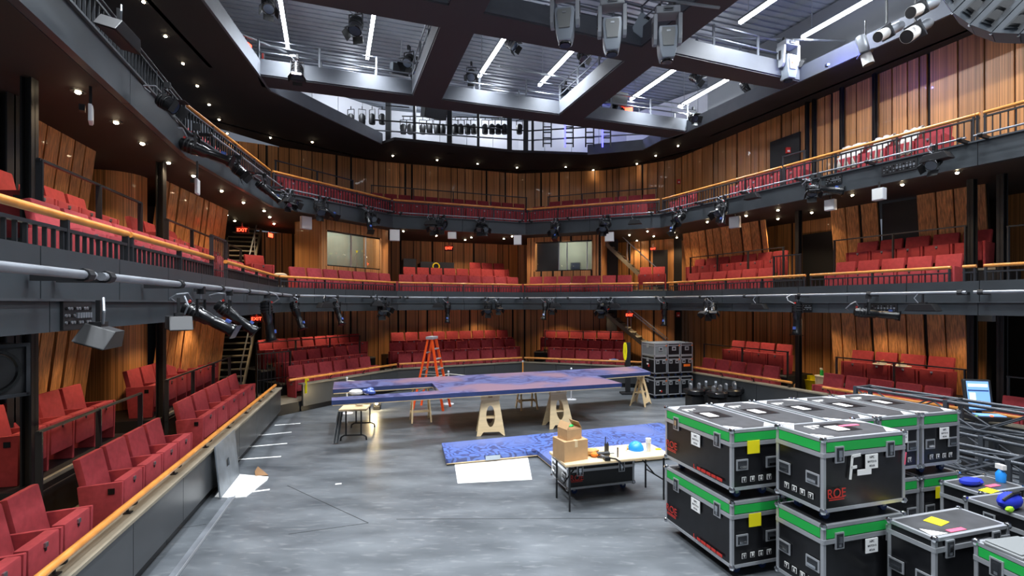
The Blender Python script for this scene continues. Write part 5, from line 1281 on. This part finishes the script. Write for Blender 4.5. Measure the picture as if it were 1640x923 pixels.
# ---- sawhorses
def sawhorse_ply(p,rz,lab):
    t=thing('sawhorse',lab,'sawhorse',p,rz); h=.96
    for s in (-1,1):
        bm_=MB(); out=[(-.34,0),(-.22,0),(-.20,.09),(.20,.09),(.22,0),(.34,0),(.21,.86),(-.21,.86)]
        hole=[(.11*math.cos(a),.46+ .24*math.sin(a)*1.0) for a in [2*PI*k/16 for k in range(16)]]
        # plate with an oval hole, built as a strip between both outlines
        ring_o=[]
        N=32
        def ray(a):
            dx,dz=math.cos(a),math.sin(a); best=9
            for i in range(len(out)):
                x1,z1=out[i]; x2,z2=out[(i+1)%len(out)]; z1-=.46; z2-=.46
                den=dx*(z2-z1)-dz*(x2-x1)
                if abs(den)<1e-9: continue
                tt=(x1*(z2-z1)-z1*(x2-x1))/den; uu=(x1*dz-z1*dx)/den
                if tt>0 and 0<=uu<=1: best=min(best,tt)
            return (dx*best,dz*best+.46)
        angs=sorted([2*PI*k/N for k in range(N)]+[math.atan2(z-.46,x)%(2*PI) for x,z in out])
        ro=[ray(a) for a in angs]; ri=[(.105*math.cos(a),.46+.25*math.sin(a)) for a in angs]; n=len(angs); th=.02
        T=Matrix.Translation((0,s*.23,0))@Matrix.Rotation(s*.24,4,'X')
        vs=[(x,-th/2,z) for x,z in ro]+[(x,-th/2,z) for x,z in ri]+[(x,th/2,z) for x,z in ro]+[(x,th/2,z) for x,z in ri]; fs=[]
        for i in range(n):
            j=(i+1)%n; fs+=[(i,j,n+j,n+i),(2*n+i,3*n+i,3*n+j,2*n+j),(i,2*n+i,2*n+j,j),(n+i,n+j,3*n+j,3*n+i)]
        bm_.add(vs,fs,'plywood',T); bm_.build('plywood_leg_panel',t)
    m=MB(); m.box((0,0,.89),(.46,.10,.145),'plywood'); m.box((0,-.052,.90),(.12,.006,.045),'cardboard_dark'); m.build('top_beam',t,bevel=.01)
    m=MB(); m.box((0,0,.40),(.44,.24,.02),'plywood'); m.build('shelf',t)
def sawhorse_wood(p,rz,lab):
    t=thing('sawhorse',lab,'sawhorse',p,rz); MB().box((0,0,.92),(.5,.09,.09),'plywood').build('top_beam',t)
    for x in (-.2,.2):
        for y in (-1,1): MB().bar((x*1.25,y*.26,.02),(x,y*.04,.9),.07,.035,'plywood',(1,0,0)).build('leg',t)
        MB().bar((x*1.2,-.2,.25),(x*1.2,.2,.25),.03,.06,'plywood').build('brace',t)
    MB().bar((-.24,0,.27),(.24,0,.27),.03,.06,'plywood').build('stretcher',t)
sawhorse_ply((-.53,11.75,0),.12,'pale sawhorse with an oval opening under the near platform edge, left of its twin')
sawhorse_ply((1.18,12.45,0),.35,'pale sawhorse with an oval opening behind the cardboard boxes')
sawhorse_ply((4.02,15.1,0),1.0,'plywood sawhorse under the far end of the platform by the small flight cases')
sawhorse_wood((.44,14.45,0),.3,'slim wooden sawhorse under the middle of the platform')
sawhorse_wood((-2.45,12.95,0),.3,'slim wooden sawhorse at the notch of the platform')
# ---- ladders
def ladder(p,h,rz,lab,w0=.62,w1=.32,spread=.95,n=6,cap='aluminium'):
    t=thing('step_ladder',lab,'ladder',p,rz)
    for s in (-1,1):
        MB().bar((s*w0/2,-spread/2,0),(s*w1/2,-.06,h),.07,.03,'ladder_orange',(1,0,0)).build('front_rail',t)
        MB().bar((s*w0/2,spread/2,0),(s*w1/2,.06,h),.06,.03,'ladder_orange',(1,0,0)).build('rear_rail',t)
    for k in range(1,n+1):
        f=k/(n+1); w=w0+(w1-w0)*f; MB().box((0,-spread/2+(spread/2-.06)*f,h*f),(w,.09,.03),'aluminium').build('step',t)
    for f in (.25,.55,.8): MB().box((0,spread/2-(spread/2-.06)*f,h*f),(w0+(w1-w0)*f,.03,.03),'aluminium').build('rear_brace',t)
    m=MB(); m.box((0,0,h+.03),(w1+.08,.24,.08),cap); m.build('top_cap',t,bevel=.015)
    for s in (-1,1): m=MB(); m.bar((s*w0*.4,-spread*.26,h*.5),(s*w0*.4,spread*.26,h*.5),.02,.02,'aluminium'); m.build('spreader',t)
ladder((-2.42,14.6,0),2.1,1.35,'tall orange step ladder standing behind the raised platform')
ladder((-8.95,11.15,Z0),1.38,.9,'short orange step ladder with blue top by the left timber recess',.5,.34,.7,4,'sky_blue')
# ---- rope posts along the back of the stage
posts=[(-4.75,13.9),(-2.0,15.2),(.4,17.9),(1.95,15.9)]
for i,(x,y) in enumerate(posts):
    t=thing('rope_post',f'white rope post on a flat foot behind the platform, {ORD[i]} from left','post',(x,y,0)); MB().tube((0,0,.015),(0,0,1.0),.024,'white_paint' if i!=2 else 'wood_rail',8).build('pole',t,True); MB().lathe([(.17,0),(.17,.012),(.03,.02)],'white_paint',16).build('foot',t); MB().ball((0,0,1.02),.035,'white_paint',8).build('finial',t,True)
for i,(a,b) in enumerate(((0,1),(1,3))):
    p,q=[Vector((*posts[k],.95)) for k in (a,b)]; m=MB(); pts=[p.lerp(q,k/10)-Vector((0,0,.16*math.sin(PI*k/10))) for k in range(11)]; m.path(pts,.012,'white_cloth',6); tag(m.build('barrier_rope',smooth=True),f'pale barrier rope hung between the white posts, {ORD[i]} span','rope')
# ---- papers, tape and boards on the floor
def sheet(pts,z,lab,m_='paper',cat='paper',name='paper_sheet',th=.004):
    P=[flat(p) for p in pts]; c=sum(P,Vector())/len(P); mb=MB(); mb.prism([(p.x-c.x,p.y-c.y) for p in P],0,th,m_); return tag(mb.build(name,loc=(c.x,c.y,z)),lab,cat)
sheet([at(u,v,.01) for u,v in ((727,736),(845,730.5),(852,768),(733,774))],.002,'large white paper sheet on the stage before the blue flat')
sheet([at(u,v,.01) for u,v in ((862,727),(872,727),(905,752),(897,757))],.002,'narrow white paper strip left of the folding table')
sheet([at(u,v,.01) for u,v in ((344,796),(352,786),(383,760),(430,764),(428,769),(394,796),(370,798))],.002,'crumpled white paper sheet beside the leaning board',th=.012)
sheet([at(u,v,.01) for u,v in ((408,756),(413,748),(430,762),(409,763))],.014,'small brown card on the crumpled paper sheet','cardboard_dark')
for i,(a,b) in enumerate((((440,681.5),(481,678.5)),((418,697.5),(467,692.5)),((393,716.5),(460,710.5)),((374,737),(450,731.5)),((405,788),(432,784.5)))):
    p,q=at(*a,.0),at(*b,.0); mb=MB(); mb.bar(flat(p),flat(q),.055,.003,'paper'); tag(mb.build('tape_strip',loc=(0,0,.002)),f'white tape strip on the floor, {ORD[i]} from the far end beside the left wall','tape')
for i,pts in enumerate((((460,778),(590,838)),((590,838),(462,856)),((635,832),(1066,830)),((140,870),(330,840)))):
    p,q=at(*pts[0],0),at(*pts[1],0); mb=MB(); mb.bar(flat(p,.0004),flat(q,.0004),.012,.001,'black'); struct(mb.build('trim_%d'%(20+i)),'thin dark seam in the stage floor')
mb=MB(); p,q=at(537,776,0),at(547,775,0); mb.bar(flat(p),flat(q),.05,.003,'paper'); tag(mb.build('tape_strip',loc=(0,0,.002)),'short scrap of white tape alone on the open stage floor','tape')
nA=-outn(A,B); dA=(B-A).normalized()
p,q=A.lerp(B,.03)+nA*.30,A.lerp(B,.40)+nA*.30
mb=MB(); mb.bar(flat(p,.012),flat(q,.012),.10,.024,'galvanised'); mb.bar(flat(p+nA*.045,.028),flat(q+nA*.045,.028),.012,.03,'aluminium'); tag(mb.build('steel_channel'),'long galvanised steel channel on the floor along the left low wall','channel')
# board leaning on the left wall, square hole in it
bp=A.lerp(B,.40)+nA*.12; bl=1.12; t=thing('leaning_board','scratched grey board with a square hole leaning on the left low wall','board',(bp.x,bp.y,0),0)
m=MB(); top=-nA*.08
def bq(a0,a1,h0,h1): 
    q=[dA*a+top*h+Vector((0,0,.85*h)) for a,h in ((a0,h0),(a1,h0),(a1,h1),(a0,h1))]; n_=(nA+Vector((0,0,.2))).normalized()*.02
    m.add(q+[x+n_ for x in q],[(3,2,1,0),(4,5,6,7),(0,1,5,4),(1,2,6,5),(2,3,7,6),(3,0,4,7)],'steel_plate')
bq(0,bl,0,.42); bq(0,bl,.58,1); bq(0,bl*.42,.42,.58); bq(bl*.56,bl,.42,.58); m.build('board_plate',t)
sheet([(A.lerp(B,.46)-nA*.22),(A.lerp(B,.555)-nA*.22),(A.lerp(B,.555)-nA*.5),(A.lerp(B,.46)-nA*.5)],Z0+.002,'white paper sheet on the walkway behind the left low wall')
p=B.lerp(C,.17)-outn(B,C)*.02; m=MB(); m.box((0,0,0),(.06,.012,.42),'yellow'); m.box((.03,.0,.19),(.1,.02,.06),'yellow'); tag(m.build('hanging_tape',loc=(p.x,p.y,.74)),'yellow tape hanging from the handrail end at the wall gap','tape')
p=Vector(((604-U0)*14.4/F,14.4,.0)); t=thing('added_glow_lamp','added warm lamp for the glow under the raised platform by the left rear wall','lamp',p); MB().box((0,0,.06),(.2,.14,.12),'black').build('body',t,bevel=.01); MB().ball((0,-.06,.2),.05,'lamp_soft',10).build('bulb',t,True); MB().box((0,.03,.2),(.22,.03,.2),'dark_metal').build('reflector',t); lamp('POINT',(-.05,-.2,.30),45,(1,.76,.4),t,.06)  # added lamp, stands in for the warm glow and reflection under the platform
# ---- odds and ends among the seats
p=edge_at('EF',2.6,1302); t=thing('mop_bucket','yellow mop bucket by the thin black column','bucket',(p.x,p.y,Z0)); MB().lathe([(.2,.06),(.26,.42),(.28,.44)],'yellow',14).build('pail',t,True); MB().box((0,0,.5),(.3,.2,.14),'yellow').build('wringer',t)
for s in (-.14,.14): MB().tube((s-.02,0,.05),(s+.02,0,.05),.05,'black',8).build('wheel',t)
p=edge_at('EF',2.3,1316); t=thing('waste_bin','pale bin with a green spray bottle standing on it','bin',(p.x,p.y,Z0)); MB().lathe([(.15,0),(.18,.6),(.18,.62)],'white_cloth',14).build('drum',t,True); MB().lathe([(.19,.62),(.19,.65)],'paper',14).build('lid',t); 
t=thing('spray_bottle','small green spray bottle on the pale bin','bottle',(p.x,p.y,Z0+.652)); MB().lathe([(.05,0),(.05,.14),(.02,.18)],'green_tape',10).build('bottle',t); MB().box((0,.02,.2),(.04,.09,.05),'white').build('spray_head',t)
p=edge_at('EF',1.9,1280); t=thing('paper_bag','crumpled tan paper bag at the foot of the thin black column','bag',(p.x-.05,p.y+.3,Z0)); MB().ball((0,0,.22),.24,'cardboard',10,(1,1,1)).build('bag_body',t,True)
for i,u in enumerate((1412,1444)):
    p=edge_at('EF',1.86,u); t=thing('cloth_hat','floppy cream hat on a raised ground seat, '+('left' if i==0 else 'right')+' one of two','hat',(p.x,p.y,Z0+1.20)); m=MB(); m.lathe([(.21,.04),(.2,.02),(.12,.03),(.10,.10),(.001,.12)],'white_cloth',16); m.build('brim',t,True); m=MB(); m.tube((-.12,-.05,.1),(.1,.06,.13),.015,'glove_tan',6); m.build('band',t)
for i,(u0,u1) in enumerate(((1347,1384),(1400,1428),(1446,1474))):
    a,b=edge_at('EF2',1.02,u0),edge_at('EF2',1.02,u1); d=(b-a).normalized(); n_=Vector((-d.y,d.x,0)); L=(b-a).length; m=MB(); N,K=10,6
    prof=[(-.34,.30),(-.30,.62),(-.1,.70),(.06,.98),(.16,1.02),(.30,.62)]
    vs=[]
    for j in range(N+1):
        for (o_,z_) in prof: vs.append(a+d*(L*j/N)+n_*(o_+.02*math.sin(j*2.1))+Vector((0,0,Z2F+z_+.04+.02*math.sin(j*1.3+i))))
    fs=[(j*K+k,(j+1)*K+k,(j+1)*K+k+1,j*K+k+1) for j in range(N) for k in range(K-1)]
    m.add(vs,fs,'white_cloth'); o=m.build('dust_sheet',smooth=True); md=o.modifiers.new('thickness','SOLIDIFY'); md.thickness=.01; tag(o,f'white dust sheet over upper balcony seats, {ORD[i]} from left','sheet')
# equipment at the lower balcony stairs
for u,off,lab in ((1000,2.2,'white topped black equipment case below the right booth staircase'),(449,2.0,'black drum with white cover near the left exit sign')):
    e='DE' if u>500 else 'BC'; p=edge_at(e,off,u); t=thing('equipment_case',lab,'case',(p.x,p.y,Z1F),.2); MB().box((0,0,.35),(.5,.45,.7),'black').build('body',t,bevel=.02); MB().ball((0,0,.72),.22,'white_cloth',10,(1,1,.4)).build('cover',t,True)
# prototypes that were never placed are removed
for o in [o for o in list(COL.objects) if o.get('label')=='x']:
    for c in list(o.children_recursive): bpy.data.objects.remove(c)
    bpy.data.objects.remove(o)
